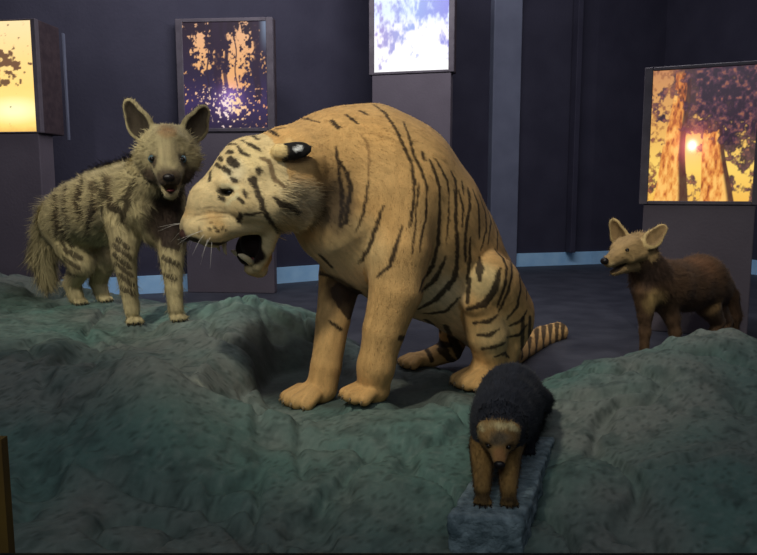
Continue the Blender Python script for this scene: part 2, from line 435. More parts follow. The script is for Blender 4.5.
def pic_forest():
    U, V = pic_grid(150, 180)
    C = grad(V, [(0, (42, 28, 42)), (.5, (46, 36, 62)), (.75, (58, 44, 88)), (1, (42, 32, 58))])
    n = fbm(p3(U * 13, V * 15, 1), 5, 5); n2 = fbm(p3(U * 42, V * 46, 2), 8, 3)
    lit = np.exp(-((U - .22) / .15) ** 2 - ((V - .30) / .22) ** 2) + 1.15 * np.exp(-((U - .68) / .18) ** 2 - ((V - .22) / .26) ** 2) + 1.1 * np.exp(-((U - .60) / .14) ** 2 - ((V - .55) / .14) ** 2)
    m = sstep(.55, .63, .42 * n + .38 * n2 + .27 * lit); C = mixc(C, m, grad(V, [(0, (238, 182, 140)), (.4, (240, 178, 118)), (1, (244, 170, 96))]))
    for x, w, sl in ((.41, .055, .02), (.30, .012, .0), (.62, .010, .03), (.52, .03, -.02), (.88, .05, 0.)):
        C = mixc(C, sstep(w, w * .55, np.abs(U - x - sl * V + .012 * np.sin(V * 17))) * .92 * (V < .74), lin((46, 32, 52)))
    glow = np.exp(-((U - .55) / .13) ** 2 - ((V - .72) / .12) ** 2)
    C = C + glow[..., None] * lin((150, 110, 190)) * .8
    sp = sstep(.70, .80, n2 + .27 * np.exp(-((U - .57) / .16) ** 2 - ((V - .78) / .16) ** 2) + .05 * np.exp(-((V - .80) / .08) ** 2)) * sstep(.58, .66, V)
    C = mixc(C, sp, grad(U + 0 * V, [(0, (255, 190, 120)), (.5, (255, 232, 226)), (.62, (255, 214, 170)), (1, (240, 160, 110))]))
    C = mixc(C, sstep(.90, 1., U) * sstep(.35, .0, V) * .6, lin((150, 170, 200)))
    return U, V, C
def pic_bright():
    U, V = pic_grid(130, 130)
    C = grad(V, [(0, (205, 222, 255)), (.55, (214, 228, 255)), (.72, (250, 246, 255)), (1, (255, 255, 255))]) * 1.15
    n = fbm(p3(U * 12, V * 12, 4), 21, 5); n2 = fbm(p3(U * 34, V * 34, 4), 22, 3)
    w = 1.2 * np.exp(-((U - .8) / .33) ** 2 - ((V - .52) / .14) ** 2) + np.exp(-((U - .22) / .2) ** 2 - ((V - .72) / .14) ** 2) + 1.1 * np.exp(-((U - .98) / .1) ** 2 - ((V - .80) / .06) ** 2) + .25 * sstep(.75, .45, V)
    m = sstep(.50, .74, .5 * n + .35 * n2 + .26 * w); C = mixc(C, m * .85, grad(U, [(0, (150, 122, 205)), (.5, (140, 165, 232)), (1, (122, 116, 225))]))
    return U, V, C
def pic_trunks():
    U, V = pic_grid(190, 230)
    n = fbm(p3(U * 9, V * 11, 0), 31, 5); n2 = fbm(p3(U * 30, V * 34, 0), 32, 4)
    C = grad(V, [(0, (196, 132, 84)), (.45, (236, 178, 92)), (.75, (255, 214, 104)), (1, (248, 190, 84))])
    w = sstep(.22, .45, U - .25 * (V - .5)) * sstep(.98, .45, V - .35 * (U - .5) + .1) + .15 * sstep(.4, .0, V)
    f = sstep(.48, .60, .62 * n + .38 * n2 + .23 * w - .06); C = mixc(C, f * .95, grad(n2, [(.45, (46, 24, 44)), (.62, (84, 50, 66)), (.8, (160, 100, 70))]))
    fl = sstep(.55, .7, n2 + .1 * n) * (U < .22) * .6; C = mixc(C, fl, lin((150, 88, 50)))
    rb = fbm(p3(U * 34, V * 18, 3), 41, 4)
    def trunk(x0, x1, w0, w1, v0, C, dark):
        c = x0 + (x1 - x0) * V + .012 * np.sin(V * 8); w_ = w0 + (w1 - w0) * V ** 2; s = (U - c) / w_
        m = sstep(1.04, .96, np.abs(s)) * sstep(v0, v0 + .06, V)
        bark = grad(np.clip(rb * 1.15 + .30 * V - .1, 0, 1), [(.2, (96, 46, 30)), (.42, (186, 98, 44)), (.62, (232, 150, 68)), (.9, (255, 196, 104))])
        sh = sstep(dark - .12, dark + .12, s)
        bark = mixc(bark, sh * .93, lin((52, 24, 34)))
        return mixc(C, m, bark)
    C = trunk(.30, .22, .075, .17, .0, C, .45)
    C = trunk(.57, .66, .070, .16, .36, C, .62)
    ov = sstep(.50, .60, .6 * n + .4 * n2 + .35 * sstep(.60, .34, V) * sstep(.40, .52, U) - .06) * (V < .58); C = mixc(C, ov * .93, grad(n2, [(.45, (42, 22, 42)), (.62, (80, 46, 66)), (.8, (150, 90, 70))]))
    g = np.hypot((U - .415) / 1., (V - .575) / .9)
    C = C + np.exp(-(g / .13) ** 2)[..., None] * lin((240, 110, 110)) * .8 + np.exp(-(g / .036) ** 2)[..., None] * np.array([2., 1.8, 1.7])
    return U, V, C
def light_column(px0, px1, Y0, Y1, depth, box, fr, pic, strength, label, side_out=0., zbot=ZF):
    """box = (py top, py bottom) of the picture; fr = frame width in m"""
    pl = slab(px0, px1, box[1], Y0, depth, 0, 1, Y1)
    a, b = pl[0], pl[1]; wv = (b - a); W = np.linalg.norm(wv); d = wv / W; n = np.array([-d[1], d[0]])
    Ym = (Y0 + Y1) / 2; zt = at(0, box[0], Ym)[2]; zb = at(0, box[1], Ym)[2]
    root = empty('light_box_stand', (*((a + b) / 2 + n * depth / 2), zbot), label, 'light box', 'back-lit picture stands')
    bm = bmesh.new(); add_hex(bm, pl, zbot, zb - fr); bevel(bm, .006); bm_obj('pillar', bm, M_col, root)
    e = .025
    hp = [a - d * e + n * .03, b + d * e + n * .03, b + d * e + n * (depth + side_out), a - d * e + n * (depth + side_out)]
    bm = bmesh.new(); add_hex(bm, hp, zb - fr, zt + fr); bevel(bm, .006); bm_obj('housing', bm, M_house, root)
    bm = bmesh.new()
    def bar(u0, u1, z0, z1):
        add_hex(bm, [a + d * u0 - n * .01, a + d * u1 - n * .01, a + d * u1 + n * .032, a + d * u0 + n * .032], z0, z1)
    bar(-e, fr, zb - fr, zt + fr); bar(W - fr, W + e, zb - fr, zt + fr); bar(fr, W - fr, zt, zt + fr); bar(fr, W - fr, zb - fr, zb)
    bevel(bm, .004, 1); bm_obj('frame', bm, M_frame, root)
    U, V, C = pic(); h, w = U.shape
    P = np.empty((h, w, 3)); q = a - n * .003
    P[..., 0] = q[0] + d[0] * (fr - .004 + U * (W - 2 * fr + .008)); P[..., 1] = q[1] + d[1] * (fr - .004 + U * (W - 2 * fr + .008)); P[..., 2] = zt + .004 - V * (zt - zb + .008)
    i = np.arange(h * w).reshape(h, w); Qd = np.stack([i[1:, :-1], i[1:, 1:], i[:-1, 1:], i[:-1, :-1]], -1).reshape(-1, 4)
    me = mesh_np('backlit_picture', P.reshape(-1, 3), Qd, {'pic': np.clip(C.reshape(-1, 3), 0, 4)})
    o = link_mesh('backlit_picture', me, emis_mat('lit film', 'pic', strength), root)
    o['label'] = 'glowing translucent photograph of trees'
light_column(-62, 38.5, 4.75, 4.66, .16, (22, 132), .01, pic_sunset, 1.15, 'leftmost lit picture stand with a yellow sunset and one dark tree', .10)
light_column(182, 271.5, 5.72, 5.66, .1, (22, 128), .03, pic_forest, 1.0, 'lit picture stand of dim blue forest with orange gaps, behind the hyena')
light_column(372, 451, 6.25, 6.08, .12, (-62, 71), .022, pic_bright, 1.0, 'lit picture stand with the brightest bluish white picture, above the tiger')
light_column(643.5, 756, 4.16, 3.92, .3, (68, 201), .022, pic_trunks, 1.0, 'lit picture stand with two orange tree trunks and low sun, behind the wild dog')

# ------------------------------------------------------------------ sculpted rock
ctrl = [  # (px, py, distance)
 (0, 272, 4.1), (40, 285, 4.0), (-60, 270, 4.0), (100, 303, 3.75), (70, 302, 3.75), (150, 322, 3.2), (185, 320, 3.15), (133, 323, 3.15), (250, 302, 3.25), (225, 312, 3.15), (290, 309, 3.35), (320, 315, 3.5),
 (60, 328, 2.95), (130, 340, 2.9), (0, 322, 2.9), (-80, 325, 2.9), (190, 335, 2.85), (235, 332, 2.85), (150, 350, 2.6), (200, 352, 2.6), (60, 345, 2.65), (0, 345, 2.65),
 (0, 366, 2.4), (60, 362, 2.38), (110, 362, 2.33), (165, 360, 2.28), (190, 381, 2.28), (230, 396, 2.28), (285, 411, 2.3), (212, 374, 2.42), (245, 365, 2.6), (262, 390, 2.5),
 (262, 340, 2.95), (300, 335, 3.1), (300, 360, 2.9), (270, 318, 3.12), (310, 405, 2.62), (290, 400, 2.66), (330, 380, 2.8),
 (330, 412, 2.42), (370, 405, 2.44), (400, 402, 2.45), (460, 398, 2.5), (370, 402, 2.53), (480, 391, 2.85), (420, 371, 3.15), (500, 378, 3.0), (440, 372, 3.05),
 (545, 373, 2.75), (565, 362, 2.95), (640, 350, 3.0), (672, 340, 2.95), (700, 334, 2.9), (735, 340, 2.85), (780, 350, 2.8), (860, 350, 2.8),
 (600, 415, 2.35), (700, 395, 2.35), (780, 395, 2.35), (600, 470, 1.98), (700, 470, 1.9), (780, 470, 1.88), (560, 430, 2.3), (555, 470, 2.02), (850, 440, 2.1),
 (560, 540, 1.68), (620, 552, 1.62), (700, 552, 1.58), (800, 552, 1.58), (440, 545, 1.68), (300, 552, 1.63), (100, 552, 1.55), (0, 552, 1.5), (-80, 552, 1.5),
 (380, 450, 2.1), (400, 500, 1.86), (300, 470, 2.0), (460, 430, 2.26), (440, 480, 1.95), (310, 425, 2.28), (340, 430, 2.22),
 (165, 395, 2.14), (165, 450, 1.95), (110, 480, 1.85), (50, 450, 1.95), (0, 430, 2.05), (-80, 430, 2.05), (100, 400, 2.15), (250, 450, 2.06), (230, 500, 1.82), (150, 490, 1.83), (50, 500, 1.76), (250, 420, 2.2)]
CP = np.array([at(*c) for c in ctrl])
extra = [(-2.9, 4.6, .25), (-2., 4.8, .1), (-1.2, 4.5, .02), (-.4, 4.2, -.1), (0, 3.6, -.07), (.25, 3.4, -.07), (.6, 3.3, -.08), (1., 3.45, -.1), (1.5, 3.4, -.1), (2., 3.4, -.1), (2.4, 3.3, -.1), (.75, 2.95, .0), (.6, 2.8, -.02), (.5, 3.0, -.05), (0, 1.2, -.1), (-1, 1.2, -.06), (1, 1.2, -.1),
         (.25, 1.75, -.08), (.40, 2.0, -.06), (.47, 1.8, -.08), (.15, 1.85, -.05), (.55, 2.0, -.01), (.45, 2.25, -.03)]
CP = np.vstack([CP, extra])
def tps(r): return np.where(r > 0, r * r * np.log(np.maximum(r, 1e-9)), 0)
nC = len(CP); K = tps(np.linalg.norm(CP[:, None, :2] - CP[None, :, :2], axis=-1)) + np.eye(nC) * 2e-3
Pm = np.hstack([np.ones((nC, 1)), CP[:, :2]]); A_ = np.block([[K, Pm], [Pm.T, np.zeros((3, 3))]])
sol = np.linalg.solve(A_, np.concatenate([CP[:, 2], np.zeros(3)]))
def rock_base(X, Y):
    X = np.asarray(X, float); Y = np.asarray(Y, float); z = sol[nC] + sol[nC + 1] * X + sol[nC + 2] * Y
    for i in range(nC): z = z + sol[i] * tps(np.hypot(X - CP[i, 0], Y - CP[i, 1]))
    return z
cracks = [[(190, 381), (215, 390), (250, 402), (285, 411), (300, 418)], [(85, 468), (120, 478), (160, 492), (205, 498), (260, 508)], [(540, 395), (580, 400), (600, 398), (640, 388), (670, 375)], [(640, 345), (690, 352), (730, 350)], [(60, 325), (100, 332), (125, 345)], [(650, 470), (690, 462), (720, 452)], [(300, 420), (296, 450), (305, 480)], [(110, 375), (80, 400), (60, 430)]]
crack_pts = []
def on_rock(px, py):
    v = ray(px, py); ts = np.linspace(1.3, 4.6, 400); P = cam_pos + v * (ts / v[1])[:, None]; below = np.where(P[:, 2] < rock_base(P[:, 0], P[:, 1]))[0]
    return P[below[0]] if len(below) else P[-1]
for ln in cracks:
    w = [on_rock(*p) for p in ln]
    for a, b in zip(w[:-1], w[1:]):
        for t in np.linspace(0, 1, 25): crack_pts.append((a + (b - a) * t)[:2])
crack_pts = np.array(crack_pts)
gx, gy = np.meshgrid(np.arange(-2.75, 2.75, .0115), np.arange(1.05, 4.5, .0115))
gz = rock_base(gx, gy)
big = fbm(p3(gx * 2.6, gy * 2.6, 0), 51, 3) - .5; med = fbm(p3(gx * 8, gy * 8, 0), 52, 4) - .5; rid = 1 - np.abs(2 * fbm(p3(gx * 5 + .3 * big, gy * 5, 3), 53, 4) - 1)
fine = fbm(p3(gx * 40, gy * 40, 0), 54, 3) - .5
pw = at(305, 352, 2.88)[:2]; gz = gz - .13 * np.exp(-(((gx - pw[0]) / .17) ** 2 + ((gy - pw[1]) / .30) ** 2) ** 1.5)
pw = at(246, 306, 3.2)[:2]; gz = gz + .05 * np.exp(-(((gx - pw[0]) / .16) ** 2 + ((gy - pw[1]) / .2) ** 2))
def ledge(poly, depth, width, decay, endf=.12):
    """the rock breaks off along a measured edge: everything on its left-hand side (walking along it) drops"""
    P = [at(*p)[:2] for p in poly]; best = np.full(gx.shape, 9.); sgn = np.zeros(gx.shape); tt = np.zeros(gx.shape); L = 0
    for a, b in zip(P[:-1], P[1:]):
        d = b - a; l = np.linalg.norm(d); d = d / l; rx, ry = gx + ew - a[0], gy + ew2 - a[1]; u = rx * d[0] + ry * d[1]; v = -rx * d[1] + ry * d[0]
        du = u - np.clip(u, 0, l); q = np.hypot(du, v); m = q < best; best[m] = q[m]; sgn[m] = np.sign(v)[m]; tt[m] = (L + np.clip(u, 0, l))[m]; L += l
    s = best * sgn; ends = sstep(0, endf, tt) * sstep(L, L - endf, tt)
    return -depth * ends * sstep(-width * .15, width, s) * np.exp(-np.maximum(s, 0) / decay) * (best < decay * 4)
ew, ew2 = .03 * (fbm(p3(gx * 9, gy * 9, 2), 63, 3) - .5), .03 * (fbm(p3(gx * 9, gy * 9, 4), 64, 3) - .5)
gz = gz + ledge([(462, 396, 2.47), (400, 401, 2.43), (370, 404, 2.42), (330, 411, 2.40), (300, 417, 2.32), (285, 411, 2.3), (230, 396, 2.28), (190, 381, 2.28)][::-1], .10, .035, .25)
gz = gz + ledge([(30, 364, 2.38), (75, 362, 2.38), (110, 361, 2.33), (165, 359, 2.28), (192, 380, 2.28)], .11, .05, .25, .05)
gz = gz + ledge([(262, 300, 3.3), (256, 312, 3.15), (262, 335, 2.98), (252, 365, 2.75), (262, 395, 2.52)], .10, .07, .22, .05)
gz = gz + ledge([(262, 510, 1.84), (205, 498, 1.85), (160, 490, 1.86), (90, 468, 1.88)], .03, .03, .1)
gz = gz + ledge([(760, 350, 2.84), (700, 336, 2.88), (640, 352, 2.98), (548, 372, 2.75)][::-1], .10, .08, .3, .03)
pw = at(706, 336, 2.9)[:2]; gz = gz + .06 * np.exp(-((gx - pw[0]) / .16) ** 2 - ((gy - pw[1]) / .2) ** 2)
pw = at(610, 356, 2.95)[:2]; gz = gz - .04 * np.exp(-((gx - pw[0]) / .2) ** 2 - ((gy - pw[1]) / .2) ** 2)
wx, wy = gx + .12 * (fbm(p3(gx * 4, gy * 4, 9), 57, 3) - .5), gy + .12 * (fbm(p3(gx * 4, gy * 4, 19), 58, 3) - .5)
cell = 1 - np.abs(2 * fbm(p3(wx * 3.3, wy * 2.4, 5), 59, 3) - 1)
gz = gz + .06 * big + .026 * med + .011 * fine + .02 * (rid - .8) - .035 * sstep(.88, .99, cell)
wp = .02 * (fbm(p3(gx * 14, gy * 14, 7), 61, 3) - .5)
dc = np.full(gx.shape, 9.)
for p in crack_pts[::2]: dc = np.minimum(dc, np.hypot(gx + wp - p[0], gy + wp - p[1]))
gz = gz - .016 * np.exp(-(dc / .014) ** 2) + .008 * np.exp(-((dc - .035) / .02) ** 2)
# level seats under the standing feet are handled by rock_z
def rock_z(x, y):
    i = int(round((y - 1.05) / .0115)); j = int(round((x + 2.75) / .0115)); return float(gz[i, j])
feet = dict(
 tiger_near=(368, 399, 2.52), tiger_far=(312, 403, 2.64), tiger_hind=(480, 386, 2.86), tiger_hind_far=(418, 366, 3.15),
 hy_a=(134, 323, 3.12), hy_b=(177, 320, 3.08), hy_c=(79, 304, 3.66), hy_d=(104, 301, 3.72))
feet = {k: at(*v) for k, v in feet.items()}
for k, p in feet.items():
    d = np.hypot(gx - p[0], gy - p[1]); r = .13 if 'tiger' in k else .085
    w = np.exp(-(d / r) ** 4); gz = gz + (p[2] - .002 - gz) * w
sel_ = sstep(-.75, -.6, gx) * sstep(.36, .28, gx) * sstep(2.3, 2.4, gy) * sstep(3.35, 3.1, gy); lowz = ZF + .022 + .02 * (fbm(p3(gx * 9, gy * 9, 31), 66, 3) - .4); gz = gz + sel_ * np.maximum(lowz - gz, 0)
tail_line = [(505, 352, 3.1), (530, 343, 3.16), (565, 338, 3.2)]
n_y, n_x = gx.shape; ii = np.arange(n_y * n_x).reshape(n_y, n_x)
Qd = np.stack([ii[:-1, :-1], ii[:-1, 1:], ii[1:, 1:], ii[1:, :-1]], -1).reshape(-1, 4)
RV = np.stack([gx, gy, gz], -1).reshape(-1, 3)
keepv = (RV[:, 2] > -.16)
Qd = Qd[keepv[Qd].any(1)]
use = np.unique(Qd); remap = -np.ones(len(RV), int); remap[use] = np.arange(len(use)); RV = RV[use]; Qd = remap[Qd]
f1 = fbm(p3(RV[:, 0] * 3, RV[:, 1] * 3, RV[:, 2] * 3), 71, 4); f2 = fbm(RV * 16, 72, 4); f3 = fbm(RV * 60, 73, 3)
t = np.clip((f1 - .35) / .3, 0, 1)[:, None]; RC = lin((122, 129, 122)) * (1 - t) + lin((98, 127, 119)) * t
t = sstep(.5, .68, f2)[:, None] * .55; RC = RC * (1 - t) + lin((70, 86, 82)) * t
t = sstep(.56, .70, f3)[:, None] * .22; RC = RC * (1 - t) + lin((150, 164, 156)) * t
RC = RC * .80; f4 = fbm(RV * 150, 74, 2); t = sstep(.62, .72, f4)[:, None] * .5; RC = RC * (1 - t) + lin((44, 54, 50)) * t
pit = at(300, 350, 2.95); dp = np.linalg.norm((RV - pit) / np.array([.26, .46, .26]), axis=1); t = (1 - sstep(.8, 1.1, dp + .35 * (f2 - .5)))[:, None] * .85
RC = RC * (1 - t) + lin((38, 40, 36)) * t; pit = at(385, 388, 2.8); dp = np.linalg.norm((RV - pit) / np.array([.42, .34, .3]), axis=1); t = (1 - sstep(.75, 1.1, dp + .25 * (f2 - .5)))[:, None] * .6; RC = RC * (1 - t) + lin((60, 64, 62)) * t                              # tiger's shadow painted into the hollow; darker grey ground round its paws
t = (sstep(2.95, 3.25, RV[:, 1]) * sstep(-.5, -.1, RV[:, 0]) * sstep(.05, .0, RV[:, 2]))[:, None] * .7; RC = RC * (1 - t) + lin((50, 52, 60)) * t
t = (sstep(.3, 0, np.abs(RV[:, 0] + 1.95)) * sstep(2.8, 3.2, RV[:, 1]))[:, None] * .5; RC = RC * (1 - t) + lin((50, 58, 46)) * t
cw = [on_rock(*p) for p in cracks[0][:3]]
cw = np.array([a + (b - a) * t for a, b in zip(cw[:-1], cw[1:]) for t in np.linspace(0, 1, 30)])
dcw = np.min(np.hypot(RV[:, None, 0] - cw[None, :, 0] + .02 * (f2[:, None] - .5), RV[:, None, 1] - cw[None, :, 1] - .022), axis=1); t = (sstep(.012, .004, dcw) * sstep(.35, .55, f3))[:, None] * .8; RC = RC * (1 - t) + lin((168, 172, 156)) * t
ckd = KDTree(len(crack_pts))
for i, p in enumerate(crack_pts): ckd.insert((p[0], p[1], 0), i)
ckd.balance()
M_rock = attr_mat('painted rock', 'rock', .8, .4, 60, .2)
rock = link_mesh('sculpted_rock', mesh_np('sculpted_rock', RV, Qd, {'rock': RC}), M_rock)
tag(rock, 'grey-green sculpted rock ground with mounds and a dark hollow, filling the foreground', 'rock')
# pale chipped edge along the crack of the left mound
chip = []
for i, (a, b) in enumerate(zip(cracks[0][:-2], cracks[0][1:-1])): pass

# ------------------------------------------------------------------ stone block under the badger
c0, c1 = on_z(448, 516, 0.), on_z(524, 519.5, 0.); ed = (c1 - c0)[:2]; W_ = np.linalg.norm(ed); ed /= W_; bn = np.array([-ed[1], ed[0]])
back = on_z(549, 452, 0.)[:2] - c1[:2]; bd = back / np.linalg.norm(back)
bl = [c0[:2], c1[:2], c1[:2] + bd * .62, c0[:2] + bd * .62]
bm = bmesh.new(); add_hex(bm, bl, -.16, .0)
bevel(bm, .008, 2)
bmesh.ops.subdivide_edges(bm, edges=[e for e in bm.edges if e.calc_length() > .03], cuts=14, use_grid_fill=True)
bmesh.ops.subdivide_edges(bm, edges=[e for e in bm.edges if e.calc_length() > .02], cuts=2, use_grid_fill=True)
bm.normal_update()
for v in bm.verts:
    p = np.array(v.co); side = 1 - abs(v.normal.z)
    v.co += v.normal * float((fbm(p * 38, 81, 4) - .5) * (.006 + .022 * side))
M_block = mat('rough grey stone', lin((140, 158, 164)), .8, lin((88, 106, 112)), 30, 1., 60)
blk = bm_obj('stone_block', bm, M_block, None, True)
tag(blk, 'rough-faced blue-grey stone block in front, with the small black badger on top', 'block')

# ================================================================== ANIMALS
M_coat = attr_mat('animal fur', 'coat', .75, .25, 260, .2, .05)
M_eye = mat('glass eye', lin((20, 16, 12)), .08, None, spec=.8)
M_iris_amber = mat('amber iris', lin((150, 110, 50)), .15, lin((120, 84, 36)), 90, spec=.6)
M_iris_blue = mat('pale blue-grey iris', lin((96, 120, 128)), .15, lin((70, 92, 100)), 90, spec=.6)
M_nose_pink = mat('dusky pink nose', lin((74, 50, 44)), .45, lin((54, 36, 32)), 60, .2, 120)
M_nose_black = mat('black nose', lin((22, 18, 18)), .35, lin((34, 28, 28)), 60, .2, 120)
M_tooth = mat('ivory tooth', lin((228, 212, 176)), .35, lin((205, 186, 140)), 40)
M_tongue = mat('dark red tongue', lin((110, 52, 50)), .5, lin((84, 38, 38)), 50, .2, 90)
M_whisk = mat('white whisker', lin((220, 215, 205)), .4)
M_claw = mat('horn claw', lin((150, 130, 96)), .4, lin((100, 84, 60)), 40)

# ------------------------------------------------------------------ tiger
OCH, PALE, WHITE, BLK = lin((206, 160, 98)), lin((212, 186, 134)), lin((226, 214, 178)), lin((34, 26, 22))
T = Body()
T.pchain([(338, 172, 2.72, 58), (362, 178, 2.76, 68), (385, 192, 2.80, 73), (412, 222, 2.88, 70), (438, 254, 2.97, 62), (466, 286, 3.03, 49), (489, 316, 3.07, 38)], .05, 'torso')
T.pchain([(372, 150, 2.80, 42), (408, 172, 2.86, 44)], .05, 'torso')
T.pchain([(345, 218, 2.66, 52), (368, 246, 2.72, 44), (402, 262, 2.88, 46), (426, 276, 2.98, 42)], .06, 'belly')
# neck and head are joined through the head frame
HO = at(255, 195, 2.46); TH = math.radians(30); RO = math.radians(6)
e1 = np.array([math.cos(TH), math.sin(TH), 0]); e3 = np.array([math.sin(TH), -math.cos(TH), 0]); e2 = np.array([0, 0, 1.])
e2, e3 = e2 * math.cos(RO) + e3 * math.sin(RO), e3 * math.cos(RO) - e2 * math.sin(RO)
hs = mpp(2.46)
def hloc(px, py, l=0.):                     # head coordinates of a measured point at lateral offset l
    P = on_plane(px, py, HO + e3 * l * hs, e3) - HO; return np.array([P @ e1, P @ e2, P @ e3]) / hs
def hw(q): return HO + (e1 * q[0] + e2 * q[1] + e3 * q[2]) * hs
def hp(px, py, l=0.): return hw(hloc(px, py, l))
def both(px, py, l): q = hloc(px, py, l); return hw(q), hw(q * np.array([1, 1, -1]))
def hcone(A, B_, k=.02, t='head'):
    for (a, b) in zip(both(*A[:3]), both(*B_[:3])):
        T.cone(a, b, A[3] * hs, B_[3] * hs, k, t)
        if A[2] == 0 and B_[2] == 0: break
hax = np.stack([e1, e2, e3])
T.cone(at(340, 168, 2.76), hp(292, 170), 56 * mpp(2.76), 45 * hs, .05, 'neck')
T.cone(at(345, 205, 2.74), hp(300, 188), 46 * mpp(2.74), 34 * hs, .05, 'neck')
T.ell(hp(262, 176), np.array([44, 39, 41]) * hs, hax, .03, 'head')
hcone((250, 172, 0, 32), (211, 203, 0, 21), .03)
hcone((211, 203, 0, 21), (196, 223, 0, 14), .02)
hcone((247, 184, 17, 18), (222, 206, 12, 14), .02)            # brow to cheekbone
hcone((248, 203, 24, 20), (270, 205, 27, 22), .03)            # cheek
hcone((275, 198, 30, 20), (292, 214, 26, 13), .03)            # ruff
hcone((231, 221, 13, 16), (212, 229, 13, 17.5), .008)           # upper lip pads
hcone((212, 229, 13, 17), (198, 229, 8, 13), .008)
hcone((236, 223, 17, 12), (260, 222, 22, 12), .02)            # upper lip towards the corner
hcone((272, 222, 21, 13), (267, 248, 17, 6.5), .02)            # jaw hinge and ramus
hcone((267, 248, 17, 6.5), (258, 266, 9, 6), .012)
hcone((259, 269, 0, 9), (252, 268, 0, 8), .015)               # chin
T.ell(hp(254, 243), np.array([14, 15, 13]) * hs, hax, .008, 'mouth')
T.ell(hp(262, 256), np.array([10, 12, 12]) * hs, hax, .01, 'mouth')
T.ell(hp(248, 249, -9), np.array([13, 17, 6]) * hs, hax, .008, 'mouth')
# brow ridge and eye sockets
for s_ in both(231, 192, 23): T.ell(s_, np.array([9, 5.5, 6]) * hs, hax, .01, 'head', True)
hcone((222, 184, 18, 6.5), (243, 185, 26, 7), .01)
hcone((226, 199, 20, 4), (242, 197, 27, 5), .012)
# ears laid back
for sgn, (bA, bB, bC) in zip((1, -1), zip(both(279, 152, 36), both(294, 151, 46), both(311, 147, 49))):
    ax = (bC - bA) / np.linalg.norm(bC - bA); up_ = e2 - ax * (e2 @ ax); up_ /= np.linalg.norm(up_); la = np.cross(ax, up_)
    T.ell(bB, np.array([17, 8.5, 4]) * hs, np.stack([ax, up_, la]), .004, 'ear')
    T.cone(bA, bB, 8 * hs, 6 * hs, .012, 'earbase')
    T.cone(bB, bC, 6 * hs, 1.6 * hs, .004, 'ear')
# near foreleg, far foreleg
nf, ff, nh, fh = feet['tiger_near'], feet['tiger_far'], feet['tiger_hind'], feet['tiger_hind_far']
T.pchain([(395, 205, 2.64, 44), (398, 250, 2.57, 33), (396, 290, 2.54, 27), (384, 330, 2.53, 21.5), (376, 366, 2.52, 18)], .04, 'fore')
T.cone(at(376, 366, 2.52), at(373, 388, 2.53), 18 * mpp(2.52), 17 * mpp(2.52), .03, 'fore')
T.pchain([(352, 232, 2.78, 32), (341, 275, 2.76, 22), (333, 320, 2.70, 17), (326, 366, 2.67, 15.5), (322, 386, 2.66, 16)], .03, 'fore_far')
claws = []
claws += paw(T, nf + np.array([.0, 0, 0]), (-.75, -.66), .20, .014, 'paw', h=.9)
claws += paw(T, ff + np.array([.0, 0, 0]), (-.72, -.69), .23, .014, 'paw')
# haunch, shank and hind paw
T.pchain([(500, 312, 2.96, 34), (490, 284, 2.85, 30), (486, 276, 2.80, 26)], .02, 'haunch')
T.pchain([(486, 278, 2.80, 25), (478, 300, 2.79, 18)], .015, 'haunch')
T.pchain([(482, 308, 2.82, 20), (487, 334, 2.85, 21), (490, 356, 2.88, 17)], .012, 'shank')
T.pchain([(506, 325, 2.98, 27), (500, 352, 2.94, 19)], .025, 'haunch')
T.pchain([(500, 364, 2.92, 14), (484, 370, 2.88, 15)], .02, 'hind')
claws += paw(T, nh, (-.80, -.60), .235, .014, 'paw')
T.pchain([(478, 310, 3.24, 34), (456, 330, 3.2, 17), (450, 350, 3.24, 12), (430, 358, 3.18, 10)], .03, 'far_hind')
claws += paw(T, fh, (-.85, -.5), .18, .014, 'paw')
T.pchain([(498, 345, 3.12, 20), (512, 354, 3.3, 12), (526, 346, 3.55, 11), (543, 337, 3.82, 11), (558, 332, 3.93, 10)], .02, 'tail')
V, Q, N = T.mesh(.0062)
idx, flow, nm = T.nearest(V)
ct = Coat(V, Q, N); ct.C[:] = OCH
n1 = fbm(V * 6, 91, 3)[:, None]; ct.C = OCH * (1 - .35 * n1) + PALE * .35 * n1
und = sstep(-.25, -.85, N[:, 2]) * np.isin(nm, ['torso', 'belly', 'neck']); ct.C = ct.C * (1 - .55 * und[:, None]) + WHITE * .55 * und[:, None]
# generic far-side and unseen stripes along the body
side_away = (N @ (-FW)) < .05
sp = [at(*p[:3]) for p in ((300, 172, 2.6), (362, 178, 2.76), (412, 222, 2.88), (456, 296, 3.02), (490, 350, 3.1))]
acc = 0; tpar = np.zeros(len(V)); bd_ = np.full(len(V), 9.)
for a, b in zip(sp[:-1], sp[1:]):
    L = np.linalg.norm(b - a); u = np.clip((V - a) @ (b - a) / L ** 2, 0, 1); d = np.linalg.norm(V - a - u[:, None] * (b - a), axis=1); m = d < bd_; bd_[m] = d[m]; tpar[m] = (acc + u * L)[m]; acc += L
g = np.sin(tpar * 62 + 5 * fbm(V * 5, 92, 3)) + .5 * (fbm(V * np.array([9, 9, 4]), 93, 3) - .5)
gm = sstep(.62, .8, g) * side_away * np.isin(nm, ['torso', 'belly', 'neck', 'haunch', 'far_hind'])
ct.C = ct.C * (1 - gm[:, None]) + BLK * gm[:, None]
def Zr(x0, y0, s, w, *pts): return [(x0 + x / s, y0 + y / s, (p[0] if p else w) / s) for x, y, *p in pts]
def taper(ln):                              # strokes thin out at both ends
    n = len(ln)
    if n < 3: return ln
    return [(x, y, w * (.45 if i in (0, n - 1) else 1.)) for i, (x, y, w) in enumerate(ln)]
